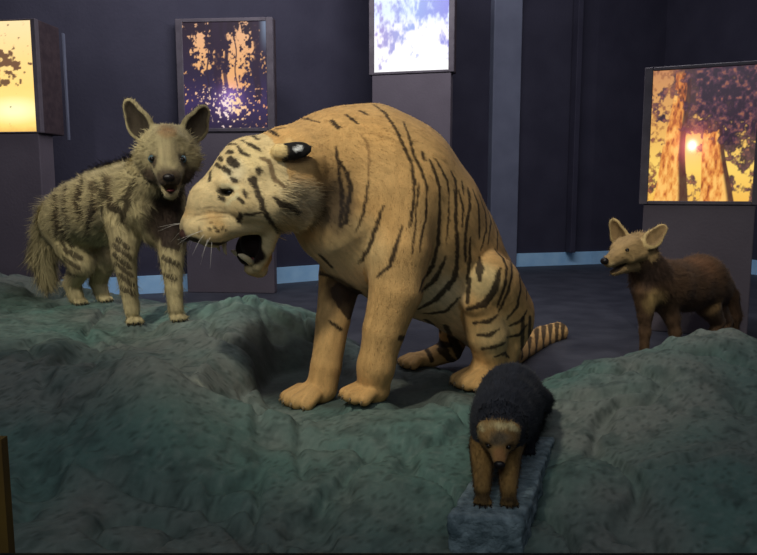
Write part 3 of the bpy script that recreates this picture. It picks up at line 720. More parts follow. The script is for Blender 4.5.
# paler face, cheeks, eye patch, chest and haunch
ct.paint(np.isin(nm, ['head']) * .65, lin((222, 206, 158))); ct.blob(hp(236, 172, 22), .06, WHITE, .6); ct.blob(hp(252, 160, 30), .06, lin((232, 208, 150)), .6); ct.blob(hp(290, 150, 26), .045, lin((236, 212, 150)), .7)
ct.blob(hp(300, 200, 44), .10, WHITE, .55); ct.blob(hp(245, 205, 36), .06, PALE, .6); ct.blob(hp(216, 232, 26), .06, lin((226, 190, 126)), .6)
ct.blob(hp(252, 272, 0), .045, lin((206, 172, 112)), .7)
ct.blob(at(352, 250, 2.45), .17, PALE, .6); ct.blob(ct.hit(484, 282), .10, lin((222, 196, 140)), .9); ct.blob(at(440, 290, 2.76), .14, WHITE, .5); ct.blob(at(495, 335, 2.8), .13, PALE, .6)
q_ = ct.hit(334, 205); ct.blob(q_, (.12, .14, .17), lin((66, 56, 44)), .9, .7); q_ = ct.hit(322, 170); ct.blob(q_, .055, lin((120, 92, 52)), .7)  # head's shadow painted over the grey neck ruff
# mouth and lips
for p_, r_ in ((hp(250, 246, 8), .055), (hp(256, 252, 10), .05), (hp(242, 242, 6), .035), (hp(256, 238, 12), .042), (hp(246, 250, -8), .06), (hp(250, 258, -2), .04)):
    ct.blob(p_, r_, lin((30, 16, 14)), 1., .25, .004)
Z1 = lambda w, *p: taper(Zr(180, 125, 6.94, w, *p)); Z2 = lambda w, *p: taper(Zr(240, 130, 6.94, w, *p)); Z3 = lambda w, *p: taper(Zr(180, 200, 6.53, w, *p))
Z4 = lambda w, *p: taper(Zr(270, 100, 5.55, w, *p)); Z5 = lambda w, *p: taper(Zr(320, 180, 5.05, w, *p)); Z6 = lambda w, *p: taper(Zr(370, 100, 5.55, w, *p))
Z7 = lambda w, *p: taper(Zr(400, 190, 5.55, w, *p)); Z8 = lambda w, *p: taper(Zr(410, 250, 5.05, w, *p))
DK = lin((40, 30, 24)); BR = lin((92, 62, 36))
ct.strokes([Z3(5, (90, 100), (200, 75), (310, 85)), Z3(5, (100, 140), (200, 112), (320, 112)), Z3(4, (110, 62), (200, 45), (290, 50)), Z4(4, (500, 190), (540, 240), (550, 320), (545, 480)), Z3(6, (130, 180), (120, 220))], BR, .6)
head_lines = [Z1(9, (480, 60), (540, 100)), Z1(10, (430, 105), (500, 145), (560, 180)), Z1(8, (390, 75), (440, 75)), Z1(11, (310, 145), (350, 130), (390, 135)), Z1(14, (330, 185), (360, 190)), Z1(14, (400, 150), (430, 190), (475, 215)),
 Zr(180, 125, 6.94, 25, (340, 240), (390, 280)), Z1(14, (270, 225), (290, 245)), Z1(12, (245, 275), (275, 295)), Z1(14, (300, 295), (345, 330)), Z1(7, (160, 310), (190, 275), (240, 220), (280, 175)), Z1(7, (160, 335), (185, 305)), Z1(10, (208, 330), (206, 385)),
 Z1(15, (350, 365), (375, 385), (400, 400)), Z1(12, (440, 450), (455, 480), (460, 505)), Z1(10, (400, 505), (440, 540)), Zr(180, 125, 6.94, 42, (295, 478), (340, 470), (365, 462)), Zr(180, 125, 6.94, 14, (270, 500), (300, 515)),
 Z2(8, (20, 75), (75, 100), (140, 130)), Z2(6, (80, 30), (110, 50)), Z2(8, (200, 5), (260, 40)), Zr(240, 130, 6.94, 22, (127, 278), (129, 288)), Zr(240, 130, 6.94, 30, (90, 352), (94, 368)),
 Zr(240, 130, 6.94, 18, (94, 368), (130, 450), (150, 500), (160, 555)), Z2(22, (240, 470), (290, 520), (360, 560)), Z3(15, (520, -40), (530, 0), (545, 60), (600, 150), (640, 215)), Z3(10, (400, 95), (470, 95), (545, 82)), Z3(16, (400, 95), (385, 135)),
 Z3(16, (180, 282), (260, 288), (335, 268)), Zr(180, 200, 6.53, 22, (60, 258), (105, 262))] + [Zr(180, 200, 6.53, 6, (x, y), (x + 3, y)) for x, y in ((205, 150), (190, 190), (225, 180), (280, 175), (265, 190), (245, 205), (300, 200))]
ct.strokes(head_lines, DK, .95)
ct.strokes([Z2(15, (140, 195), (200, 215), (215, 260), (240, 340), (300, 390), (370, 460))], lin((86, 60, 40)), .8)
body_lines = [Z4(9, (140, 105), (200, 105), (275, 125)), Z4(13, (345, 120), (375, 150)), Z4(9, (420, 80), (450, 105), (485, 130)), Z4(7, (500, 60), (540, 80)), Z4(7, (0, 170), (40, 190)), Z4(5, (30, 160), (80, 155)),
 Z4(9, (365, 260), (375, 330), (385, 420), (400, 500), (400, 560)), Z4(10, (375, 330), (425, 400), (448, 480), (438, 560)), Z5(10, (105, 0), (110, 80), (110, 150), (100, 230)), Z5(9, (140, 0), (155, 60), (140, 130), (130, 210), (100, 240)),
 Z5(5, (245, 0), (235, 80), (215, 180), (180, 265)), Z5(9, (318, 130), (290, 220), (250, 340), (215, 400), (190, 420)), Z5(9, (415, 235), (385, 330), (355, 430), (285, 490)), Z5(4, (475, 0), (470, 120), (450, 240)), Z5(4, (495, 40), (480, 250), (465, 370)),
 Z5(9, (0, 380), (60, 440)), Z5(8, (0, 470), (60, 490)),
 Z6(8, (20, 25), (80, 70), (130, 140), (180, 240), (230, 350), (245, 450), (245, 560)), Z6(7, (185, 120), (215, 200), (240, 300), (290, 400), (315, 480), (315, 560)), Z6(6, (290, 290), (300, 330)), Z6(10, (330, 330), (360, 400), (385, 480), (390, 560)),
 Z6(8, (365, 330), (400, 390), (430, 450), (440, 545)), Z6(10, (450, 400), (475, 450), (480, 545)), Z6(8, (510, 450), (515, 480), (520, 520)), Z6(6, (545, 490), (555, 540)), Z6(4, (270, 460), (270, 500), (270, 540)),
 Z7(5, (80, 0), (75, 100), (60, 200)), Z7(7, (150, 0), (145, 150), (120, 250), (110, 340)), Z7(11, (220, 0), (220, 130), (210, 300), (180, 420), (130, 500), (110, 555)), Z7(4, (270, 0), (270, 160), (255, 300)),
 Z7(11, (300, 0), (310, 60), (310, 200), (320, 300), (315, 420), (285, 520), (270, 555)), Z7(8, (325, 0), (350, 100), (345, 200)), Z7(10, (375, 0), (390, 80), (370, 180), (360, 330), (365, 400)), Z7(10, (405, 0), (435, 80), (440, 180), (440, 270)), Z7(8, (440, 30), (475, 130), (480, 220), (450, 330)),
 Z7(11, (390, 270), (385, 400), (370, 520)), Z7(8, (470, 60), (505, 170), (490, 300)), Z7(8, (510, 150), (540, 230), (540, 330)), Z7(11, (255, 370), (230, 430), (180, 510), (120, 555)),
 Z8(17, (240, 80), (220, 150), (130, 250), (40, 300)), Z8(10, (180, 40), (130, 150), (60, 210)), Z8(11, (250, 240), (180, 310), (110, 320), (70, 320)), Z8(20, (350, 40), (352, 95), (352, 150)), Z8(19, (455, 95), (430, 200), (380, 270), (290, 300)),
 Z8(10, (300, 150), (290, 260)), Z8(9, (430, 0), (470, 40), (490, 90), (480, 180), (440, 290)), Z8(9, (480, 0), (510, 40), (515, 120), (500, 200), (450, 310)), Z8(9, (520, 20), (550, 80), (560, 200), (540, 290), (490, 350)), Z8(8, (570, 90), (585, 140), (590, 250)),
 Z8(11, (320, 370), (400, 360), (440, 330)), Z8(11, (340, 430), (400, 430), (450, 400)), Z8(11, (360, 500), (430, 490), (480, 470)), Z8(9, (430, 540), (480, 520), (500, 545)), Z8(9, (590, 310), (560, 360), (500, 385)), Z8(9, (590, 380), (550, 430), (490, 440)),
 Zr(270, 260, 3.58, 34, (252, 110), (272, 150), (288, 180)), Zr(270, 260, 3.58, 5, (215, 220), (255, 250)), Zr(270, 260, 3.58, 30, (300, 110), (300, 140))]  # last wide strokes fill in the shadow on the inner foreleg
ct.strokes(body_lines, BLK, .92)
ct.strokes([[(x, 318, 2.5), (x - 1, 358, 2.5)] for x in (523, 530, 537, 544, 550.5, 557, 563)] + [[(426, 320, 3), (440, 330, 3)], [(400, 338, 3), (425, 342, 3)], [(430, 342, 3), (450, 345, 3)]], BLK, .9)  # tail rings, then belly stripes painted for the shade under the body
q_ = ct.hit(341, 288); ct.blob(q_, (.09, .10, .085), lin((50, 36, 26)), .85, .45); ct.blob(ct.hit(352, 262), .05, PALE, .5)  # inner foreleg's shadow painted as a dark coat patch, pale chest beside it
ct.strokes([[(434, 332, 3), (446, 352, 3.5)], [(446, 326, 3), (456, 350, 3.5)], [(424, 344, 2), (432, 360, 2.5)], [(440, 350, 3), (456, 364, 3)], [(452, 336, 4), (462, 360, 4)]], BLK, .9)  # extra stripes darken the far hind leg as shade would
ct.strokes([Zr(180, 125, 6.94, 11, (325, 545), (360, 515), (400, 482)), Zr(180, 125, 6.94, 9, (290, 425), (340, 425), (400, 435))], lin((220, 206, 160)), .85)
ct.blob(hp(196, 215, 0), .06, lin((186, 146, 88)), .6); ct.blob(hp(214, 222, 20), .05, lin((196, 152, 90)), .5)
# ears: black backs with a white spot
em_ = (nm == 'ear').astype(float); ct.paint(em_, lin((28, 26, 26))); eb = (nm == 'earbase') * 1.; ct.paint(eb * .8, lin((226, 202, 142))); ct.paint(eb * sstep(-2, 1, (V - HO) @ e1 / hs - hloc(285, 151, 42)[0]), lin((28, 26, 26)))
for sgn in ():
    q = hloc(298, 151, 48); q[2] *= np.sign(sgn); ct.blob(hw(q), np.array([.058, .05, .045]), lin((26, 24, 24)), 1., .15, .003)
ct.spots([ct.hit(x, y) for x, y in ((296, 149.2), (298.5, 148.4), (301, 147.6)) if ct.hit(x, y) is not None] or [hp(298, 148, 40)], [.006] * 3, lin((240, 240, 236)), 1., .001)
flow = flow.copy(); hm = nm == 'head'; flow[hm] = e1 * .9 - e2 * .25
neckm = nm == 'neck'; flow[neckm] = -flow[neckm]; flow[neckm] = np.where((flow[neckm] @ np.array([1., 0, 0]))[:, None] < 0, -flow[neckm], flow[neckm])
mouth = np.minimum(1, sum(np.exp(-(np.linalg.norm(V - p_, axis=1) / .06) ** 4) for p_ in (hp(252, 248, 12), hp(260, 246, 10))))
ct.streaks(flow, .22); ct.C = np.clip(ct.C, 0, 1)
sel = (1 - .95 * mouth) * np.where(nm == 'paw', .6, 1)
furs = [fur(V, Q, N, ct.C, flow, 80000, .012, .16, .001, .14, 1.05, sel),
        fur(V, Q, N, ct.C, flow, 9000, .045, .45, .0012, .25, 1.15, np.exp(-(np.linalg.norm(V - hp(292, 205, 30), axis=1) / .075) ** 4) + 1e-6)]
tiger = empty('tiger', (nf + ff + nh) / 3, 'large sitting tiger with head lowered and mouth open, the biggest animal', 'tiger')
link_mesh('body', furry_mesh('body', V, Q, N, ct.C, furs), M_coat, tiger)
tiger_parts = tiger
for p_ in both(230, 192.5, 19.5):
    e_ = uv_ball('eye', p_, 5.2 * hs, M_eye, tiger)
# nose leather
nb = uv_ball('nose', hp(185.5, 235, 0), np.array([6, 6.5, 9.5]) * hs, M_nose_pink, tiger, hax)
# tongue and teeth
uv_ball('tongue', hp(254, 258, 0), np.array([9, 4.5, 7]) * hs, M_tongue, tiger, np.stack([e1 * .8 + e2 * .6, e2 * .8 - e1 * .6, e3]))
for s_ in (1, -1):
    def hq(px, py, l): q = hloc(px, py, l); q[2] *= s_; return hw(q)
    spike('canine_tooth', [hq(252, 263, 9), hq(247, 259, 10), hq(242, 256, 10.5), hq(238, 254.5, 10.5)], [3.4 * hs, 3.3 * hs, 2.8 * hs, .8 * hs], M_tooth, tiger)
    spike('canine_tooth', [hq(225, 239, 11), hq(224, 246, 11), hq(225, 252, 11), hq(226.5, 255, 10.5)], [2.4 * hs, 2.2 * hs, 1.5 * hs, .4 * hs], M_tooth, tiger)
for l in (-6, -3.6, -1.2, 1.2, 3.6, 6): spike('incisor', [hp(250, 265, l), hp(247.5, 260.5, l)], [1.3 * hs, .9 * hs], M_tooth, tiger, 6)
for x, l in ((262, 13), (265, 15), (262, -13), (265, -15)): spike('molar', [hp(x, 262, l), hp(x - 2, 256, l)], [2 * hs, 1 * hs], M_tooth, tiger, 6)
for s_ in (1, -1):
    for (x, y, dx, dy) in ((205, 233, -16, 18), (209, 236, -12, 24), (212, 238, -6, 26), (202, 230, -26, 10), (206, 230, -30, 6), (214, 232, -16, 20)):
        q0 = hloc(x, y, 24); q1 = q0 + np.array([dx * .5, -dy * .35, 8]); q2 = q0 + np.array([dx, -dy, 14])
        for q in (q0, q1, q2): q[2] *= s_
        spike('whisker', [hw(q0), hw(q1), hw(q2)], [.0007, .0005, .0002], M_whisk, tiger, 4)
for p_, d_, r_ in claws:
    p0 = p_ + d_ * r_ * .75 + np.array([0, 0, r_ * .25]); p1 = p0 + d_ * r_ * .35 - np.array([0, 0, r_ * .2]); p2 = p1 + d_ * r_ * .12 - np.array([0, 0, r_ * .45])
    spike('claw', [p0, p1, p2], [r_ * .2, r_ * .16, r_ * .04], M_claw, tiger, 6)

# ------------------------------------------------------------------ striped hyena
def animal_frame(fwd2, tilt=0.):            # f forward, u up, l lateral of a head looking along fwd2 and tilted down
    f = np.array([fwd2[0], fwd2[1], 0.]); f /= np.linalg.norm(f); l = np.array([-f[1], f[0], 0.]); u = np.array([0, 0, 1.])
    return f * math.cos(tilt) - u * math.sin(tilt), u * math.cos(tilt) + f * math.sin(tilt), l
Y_ = Body(); ha, hb, hc, hd = feet['hy_a'], feet['hy_b'], feet['hy_c'], feet['hy_d']
Y_.pchain([(158, 178, 3.14, 23), (146, 192, 3.22, 28), (128, 200, 3.34, 32), (104, 208, 3.5, 33), (82, 215, 3.64, 30), (72, 224, 3.72, 28)], .05, 'torso')
Y_.pchain([(150, 212, 3.2, 27), (158, 226, 3.2, 20)], .05, 'torso')
Y_.pchain([(128, 200, 3.3, 26), (126, 226, 3.22, 19), (124, 255, 3.15, 12), (129, 290, 3.13, 8.2), (132, 311, 3.12, 7.5)], .025, 'fore')
Y_.pchain([(162, 205, 3.22, 24), (171, 235, 3.18, 16), (172, 262, 3.12, 11), (174, 290, 3.09, 8.2), (176, 309, 3.08, 7.5)], .025, 'fore')
Y_.pchain([(68, 222, 3.7, 27), (74, 246, 3.63, 18), (82, 264, 3.6, 13)], .03, 'hind'); Y_.pchain([(82, 264, 3.6, 12), (72, 284, 3.68, 8), (76, 297, 3.67, 7.5)], .02, 'hind')
Y_.pchain([(80, 222, 3.78, 26), (98, 248, 3.74, 16), (104, 262, 3.7, 12)], .03, 'hind'); Y_.pchain([(104, 262, 3.7, 11), (98, 282, 3.76, 8), (102, 294, 3.73, 7)], .02, 'hind')
Y_.pchain([(54, 212, 3.8, 10), (46, 232, 3.86, 9), (43, 255, 3.86, 10), (47, 278, 3.84, 6)], .03, 'tail')
hyc = paw(Y_, ha, (.45, -.9), .10, .008) + paw(Y_, hb, (.55, -.85), .10, .008) + paw(Y_, hc, (.7, -.7), .095, .008) + paw(Y_, hd, (.7, -.7), .095, .008)
HYh = at(168.5, 153, 3.03); f_, u_, l_ = animal_frame((.24, -1), math.radians(4)); hs2 = mpp(3.03)
def yp(r, u, f): return HYh + (l_ * r + u_ * u + f_ * f) * hs2       # r: towards the image right
fr = np.stack([f_, u_, l_])
Y_.cone(at(154, 180, 3.18), yp(-1, -2, -8), 25 * mpp(3.18), 23 * hs2, .05, 'neck')
Y_.ell(yp(0, 3, 0), np.array([26, 25, 28]) * hs2, fr, .03, 'head')
for s_ in (1, -1):
    Y_.cone(yp(17 * s_, -5, 3), yp(12 * s_, -20, 8), 14 * hs2, 10 * hs2, .02, 'head')
    Y_.cone(yp(8 * s_, 14, 18), yp(17 * s_, 8, 15), 7 * hs2, 5 * hs2, .012, 'head')
    Y_.ell(yp(14 * s_, -5, 26), np.array([5, 3.4, 4.6]) * hs2, fr, .006, 'head', True)
Y_.cone(yp(0, -5, 10), yp(1.5, -21, 32), 19 * hs2, 11.5 * hs2, .02, 'muzzle')
Y_.cone(yp(0, 10, 20), yp(1, -14, 31), 10 * hs2, 8 * hs2, .02, 'muzzle')
Y_.cone(yp(1, -28, 14), yp(2, -37, 27), 11 * hs2, 7 * hs2, .015, 'jaw')
Y_.ell(yp(2, -32, 35), np.array([14, 4.6, 7.5]) * hs2, fr, .006, 'muzzle', True)
for s_, bx, by, tx, ty, lean in ((-1, -21, 16, -37, 50, 0), (1, 21, 16, 37, 46, 0)):
    B_, T_ = yp(bx, by, -4), yp(tx, ty, -6); ax = (T_ - B_) / np.linalg.norm(T_ - B_); fn = f_ * .93 + l_ * s_ * .36; fn = fn - ax * (fn @ ax); fn /= np.linalg.norm(fn); sd = np.cross(ax, fn); L = np.linalg.norm(T_ - B_)
    Y_.ell(B_ + ax * L * .30, np.array([L * .46, 14 * hs2, 5 * hs2]), np.stack([ax, sd, fn]), .02, 'ear'); Y_.ell(B_ + ax * L * .62, np.array([L * .42, 9.5 * hs2, 4.5 * hs2]), np.stack([ax, sd, fn]), .012, 'ear')
    Y_.ell(B_ + ax * L * .34 + fn * 5.0 * hs2, np.array([L * .38, 9.8 * hs2, 5.5 * hs2]), np.stack([ax, sd, fn]), .006, 'ear', True); Y_.ell(B_ + ax * L * .60 + fn * 4.5 * hs2, np.array([L * .36, 6 * hs2, 5 * hs2]), np.stack([ax, sd, fn]), .006, 'ear', True)
V, Q, N = Y_.mesh(.0052); idx, flow, nm = Y_.nearest(V); ct = Coat(V, Q, N)
TAN, GREY, DKB = lin((186, 172, 128)), lin((150, 136, 104)), lin((50, 40, 30))
n1 = fbm(V * 9, 94, 4)[:, None]; ct.C[:] = TAN * (1 - n1 * .7) + GREY * n1 * .7
Zh = lambda w, *p: taper(Zr(20, 90, 2.22, w, *p)); Zg = lambda w, *p: taper(Zr(25, 180, 3.47, w, *p)); Zf = lambda w, *p: Zr(110, 90, 4.63, w, *p)
sp = [at(*p) for p in ((150, 200, 3.2), (104, 208, 3.5), (72, 224, 3.72))]; dd = (sp[2] - sp[0]); tpar = (V - sp[0]) @ dd / np.linalg.norm(dd)
g = np.sin(tpar * 42 + 4 * fbm(V * 6, 95, 3)); away = (N @ (-FW)) < .05; gm = sstep(.5, .8, g) * away * (nm == 'torso'); ct.C = ct.C * (1 - gm[:, None] * .8) + DKB * gm[:, None] * .8
# dark throat and chest, dark muzzle, ears
ct.blob(at(166, 222, 3.1), (.13, .12, .15), lin((58, 46, 38)), .85, .7); ct.blob(at(172, 200, 3.08), (.12, .1, .10), lin((50, 40, 34)), .8, .7)
ct.blob(yp(0, -24, 34), .075, lin((74, 62, 54)), .8, .7); ct.blob(yp(2, -32, 36), .030, lin((26, 16, 16)), 1, .4)
ct.blob(yp(0, 22, 14), .06, lin((142, 112, 78)), .7, .7)
for s_ in (1, -1):
    ct.blob(yp(15 * s_, -4, 26), .030, lin((58, 48, 42)), .8, .6); ct.blob(yp(20 * s_, -18, 16), .05, lin((70, 58, 48)), .7, .7)
hy_lines = [Zh(9, (190, 190), (195, 230), (215, 265)), Zh(8, (200, 260), (230, 270)), Zh(9, (140, 200), (130, 250), (140, 290)), Zh(8, (160, 205), (165, 260), (150, 320)), Zh(8, (105, 210), (100, 260), (112, 310)), Zh(8, (80, 235), (90, 300), (115, 345)), Zh(6, (75, 270), (85, 320), (100, 350)),
 Zh(6, (170, 200), (185, 235), (180, 280)), Zh(4.5, (215, 330), (240, 350)), Zh(4.5, (208, 345), (245, 372)), Zh(4.5, (208, 365), (245, 395)), Zh(4.5, (212, 385), (248, 412)), Zh(4.5, (218, 408), (250, 432)), Zh(6, (225, 440), (250, 450)), Zh(5, (100, 355), (135, 372)), Zh(5, (98, 375), (130, 395)), Zh(5, (95, 400), (122, 412)),
 Zh(6, (318, 340), (350, 350)), Zh(6, (318, 372), (348, 385)), Zh(5, (322, 410), (345, 418)), Zh(10, (255, 200), (240, 240), (225, 290))]
ct.strokes([Zh(14, (140, 200), (128, 250), (138, 280)), Zh(12, (105, 215), (102, 260), (112, 290)), Zh(12, (165, 205), (168, 260), (155, 300)), Zh(14, (200, 195), (205, 240), (218, 262)), Zh(10, (82, 235), (86, 290), (100, 320))], lin((92, 72, 50)), .7, .012)
ct.strokes(hy_lines, DKB, .85, .004)
for px, py, r, c, a in ((169, 182, .075, (72, 58, 48), .8), (150, 180, .065, (70, 56, 46), .8), (190, 178, .06, (66, 52, 44), .8), (154, 161, .036, (56, 44, 38), .8), (183, 161, .036, (56, 44, 38), .8), (167, 150, .05, (196, 178, 134), .5), (168, 132, .05, (150, 112, 70), .6), (170, 202, .10, (50, 40, 33), .85), (162, 222, .11, (58, 46, 38), .8), (174, 232, .09, (54, 42, 36), .8)):
    q = ct.hit(px, py)
    if q is not None: ct.blob(q, r, lin(c), min(1, a * 1.1), .5)
ct.paint(Y_.carved(V, 'ear') * .92, lin((40, 30, 28)))
ct.streaks(flow, .35, 60, 12); flow = flow.copy(); hm = np.isin(nm, ['head', 'muzzle', 'jaw']); flow[hm] = -f_ + .3 * (V[hm] - HYh) / .1
em = nm == 'ear'; flow[em] = u_ * .8
shag = np.where(np.isin(nm, ['torso', 'neck', 'tail']), 1., .0) + np.where(nm == 'head', sstep(.06, .10, np.abs((V - HYh) @ l_)), 0) * .6 + np.where(np.isin(nm, ['hind', 'fore']), .35, 0) + .001
mz = np.where(np.isin(nm, ['muzzle', 'jaw', 'ear']), .45, 1.)
eyez = 1 - np.minimum(1, sum(np.exp(-(np.linalg.norm(V - yp(14.5 * s_, -5, 25), axis=1) / .03) ** 4) for s_ in (1, -1)))
furs = [fur(V, Q, N, ct.C, flow, 45000, .017, .35, .0011, .25, 1.15, mz * (.1 + .9 * eyez)), fur(V, Q, N, ct.C, flow, 26000, .045, .4, .0012, .3, 1.25, shag)]
tl = (nm == 'tail') + 1e-9; furs.append(fur(V, Q, N, ct.C, flow, 5000, .10, .45, .0014, .25, 1.2, tl))
hyena = empty('striped_hyena', (ha + hb + hc) / 3, 'grey-tan shaggy striped hyena with tall ears standing on the rock ledge', 'hyena')
link_mesh('body', furry_mesh('body', V, Q, N, ct.C, furs), M_coat, hyena)
# mane along the nape and back
mp = []
for a, b in zip([at(*p) for p in ((158, 150, 3.16), (140, 164, 3.27), (118, 169, 3.42), (96, 176, 3.56))], [at(*p) for p in ((140, 164, 3.27), (118, 169, 3.42), (96, 176, 3.56), (74, 194, 3.7))]):
    for t in np.linspace(0, 1, 420): mp.append(a + (b - a) * t)
mp = np.array(mp) + rng.normal(0, .012, (len(mp), 3)) - np.array([0, 0, .012]); k = len(mp)
Ld = rng.uniform(.04, .085, k)[:, None]; dv = np.array([-.55, .45, .75]) + rng.normal(0, .22, (k, 3)); dv /= np.linalg.norm(dv, axis=1, keepdims=True)
sd = np.cross(dv, FW); sd /= np.linalg.norm(sd, axis=1, keepdims=True)
X = np.stack([mp - sd * .0014, mp + sd * .0014, mp + dv * Ld * .6 + sd * .001, mp + dv * Ld * .6 - sd * .001, mp + dv * Ld + np.array([-.2, .15, -.1]) * Ld], 1).reshape(-1, 3); kk = np.arange(k)[:, None] * 5
mc = np.where(fbm(mp * 14, 97, 2)[:, None] > .5, lin((72, 58, 46)), lin((140, 122, 92))) * rng.uniform(.7, 1.2, (k, 1))
me = mesh_np('mane', X, [kk + np.array([[0, 1, 2, 3]]), kk + np.array([[3, 2, 4]])], {'coat': np.repeat(mc, 5, 0)}, np.repeat(np.tile([[-.2, -.5, .84]], (k, 1)), 5, 0))
link_mesh('mane', me, M_coat, hyena)['label'] = 'bristling dark and pale mane hair'
for s_ in (1, -1):
    e_ = uv_ball('eye', yp(13.8 * s_, -5.3, 22.2), 4.0 * hs2, M_iris_blue, hyena)
    uv_ball('pupil', yp(13.8 * s_, -5.3, 24.2), np.array([2.9, 2.9, 2.6]) * hs2, M_eye, e_)
uv_ball('nose', yp(1.5, -22, 42), np.array([3.4, 4.2, 5.6]) * hs2, M_nose_black, hyena, fr)
uv_ball('tongue', yp(2, -34.5, 29), np.array([8, 1.8, 4]) * hs2, M_tongue, hyena, fr)
for p_, d_, r_ in hyc:
    p0 = p_ + d_ * r_ * .8; spike('claw', [p0, p0 + d_ * r_ * .5 - np.array([0, 0, r_ * .2]), p0 + d_ * r_ * .8 - np.array([0, 0, r_ * .6])], [r_ * .28, r_ * .22, r_ * .06], M_nose_black, hyena, 6)

# ------------------------------------------------------------------ wild dog
DS = .93
def dat(x, y, Y): return at(x, y, Y * DS)
G = Body(); da, db, dc_, dd_ = dat(644, 350, 3.58), dat(676, 346, 3.66), dat(712, 341, 3.92), dat(722, 340, 4.0)
for q in (da, db, dc_, dd_): q[2] = ZF
G.pchain([(x, y, Y * DS, r) for x, y, Y, r in [(652, 282, 3.64, 21), (664, 286, 3.7, 24), (684, 286, 3.82, 24), (700, 282, 3.92, 25), (710, 288, 3.96, 20)]], .04, 'torso')
G.pchain([(x, y, Y * DS, r) for x, y, Y, r in [(640, 255, 3.56, 14), (648, 270, 3.6, 18), (654, 286, 3.64, 21)]], .04, 'neck')
def leg(B, pts, foot, rf, t):
    B.pchain([(x_, y_, Y_k * DS, r_) for x_, y_, Y_k, r_ in pts], .025, t); x, y, Yd, r = pts[-1]; B.cone(dat(x, y, Yd), foot + np.array([0, 0, rf * 1.2]), r * mpp(DS * Yd), rf, .02, t)
leg(G, [(646, 292, 3.58, 14), (645, 315, 3.58, 7.5), (645, 332, 3.58, 5.2)], da, .022, 'fore'); leg(G, [(664, 296, 3.66, 15), (672, 318, 3.66, 8), (675, 332, 3.66, 5.5)], db, .022, 'fore')
leg(G, [(706, 286, 3.92, 19), (708, 306, 3.88, 12), (718, 322, 3.94, 6.5), (714, 334, 3.92, 5.4)], dc_, .022, 'hind'); leg(G, [(714, 288, 4.02, 15), (716, 306, 3.98, 10), (726, 322, 4.04, 6), (724, 334, 4.0, 5.2)], dd_, .022, 'hind')
G.pchain([(x, y, Y * DS, r) for x, y, Y, r in [(722, 278, 4.0, 7), (730, 296, 4.06, 8), (733, 316, 4.08, 8), (733, 334, 4.08, 4)]], .02, 'tail')
for q in (da, db, dc_, dd_): paw(G, q, (-.85, -.5), .075, .008)
DH = dat(634, 246, 3.53); hs3 = mpp(DS * 3.53); th = math.radians(38)
g1 = np.array([math.cos(th), math.sin(th), 0]); g3 = np.array([math.sin(th), -math.cos(th), 0]); g2 = np.array([0, 0, 1.]); gax = np.stack([g1, g2, g3])
def gp(px, py, l=0., s=1):
    q = on_plane(px, py, DH + g3 * l * hs3, g3) - DH; q = np.array([q @ g1, q @ g2, q @ g3]) / hs3; q[2] *= s; return DH + (g1 * q[0] + g2 * q[1] + g3 * q[2]) * hs3
G.cone(dat(642, 256, 3.56), gp(640, 248), 15 * mpp(DS * 3.56), 14 * hs3, .03, 'neck')
G.ell(gp(638, 247), np.array([18, 14, 15.5]) * hs3, gax, .02, 'head')
for s_ in (1, -1):
    G.cone(gp(640, 252, 9, s_), gp(630, 257, 7, s_), 8 * hs3, 6 * hs3, .02, 'head')
    G.cone(gp(648, 256, 10, s_), gp(652, 262, 9, s_), 8 * hs3, 5 * hs3, .02, 'head')
    G.cone(gp(634, 246, 6, s_), gp(625, 250, 5, s_), 8 * hs3, 6 * hs3, .02, 'head')
    G.ell(gp(626.5, 250, 11.5, s_), np.array([2.6, 1.7, 2.2]) * hs3, gax, .004, 'head', True)
G.cone(gp(630, 249), gp(609.5, 261), 11.5 * hs3, 6.4 * hs3, .02, 'muzzle')
G.cone(gp(634, 264), gp(614, 271.5), 7 * hs3, 4.2 * hs3, .015, 'jaw')
G.ell(gp(615, 268.4), np.array([15, 1.5, 7]) * hs3, np.stack([g1 * .93 + g2 * .36, g2 * .93 - g1 * .36, g3]), .004, 'jaw', True)
for s_, (B0, T0, n0) in ((-1, (dat(622, 243, 3.58), dat(613, 221, 3.6), np.array([-.55, -.8, .2]))), (1, (dat(648, 244, 3.46), dat(664, 227, 3.5), np.array([-.35, -.9, .1])))):
    ax = (T0 - B0); L = np.linalg.norm(ax); ax /= L; fn = n0 - ax * (n0 @ ax); fn /= np.linalg.norm(fn); sd = np.cross(ax, fn); R3 = np.stack([ax, sd, fn])
    G.ell(B0 + ax * L * .28, np.array([L * .48, 9.4 * hs3, 3.6 * hs3]), R3, .014, 'ear'); G.ell(B0 + ax * L * .66, np.array([L * .46, 6.6 * hs3, 3.2 * hs3]), R3, .01, 'ear')
    G.ell(B0 + ax * L * .36 + fn * 3.4 * hs3, np.array([L * .40, 6.2 * hs3, 3.6 * hs3]), R3, .005, 'ear', True); G.ell(B0 + ax * L * .66 + fn * 3.2 * hs3, np.array([L * .34, 4 * hs3, 3.4 * hs3]), R3, .005, 'ear', True)
V, Q, N = G.mesh(.0052); idx, flow, nm = G.nearest(V); ct = Coat(V, Q, N)
RUS, YEL, DARK = lin((96, 72, 50)), lin((186, 156, 100)), lin((56, 42, 36))
n1 = fbm(V * 10, 98, 4)[:, None]; ct.C[:] = RUS * (1 - n1 * .5) + DARK * n1 * .5
hm = np.isin(nm, ['head', 'muzzle', 'ear', 'jaw']); ct.C[hm] = lin((180, 150, 102)) * (1 - .3 * n1[hm])
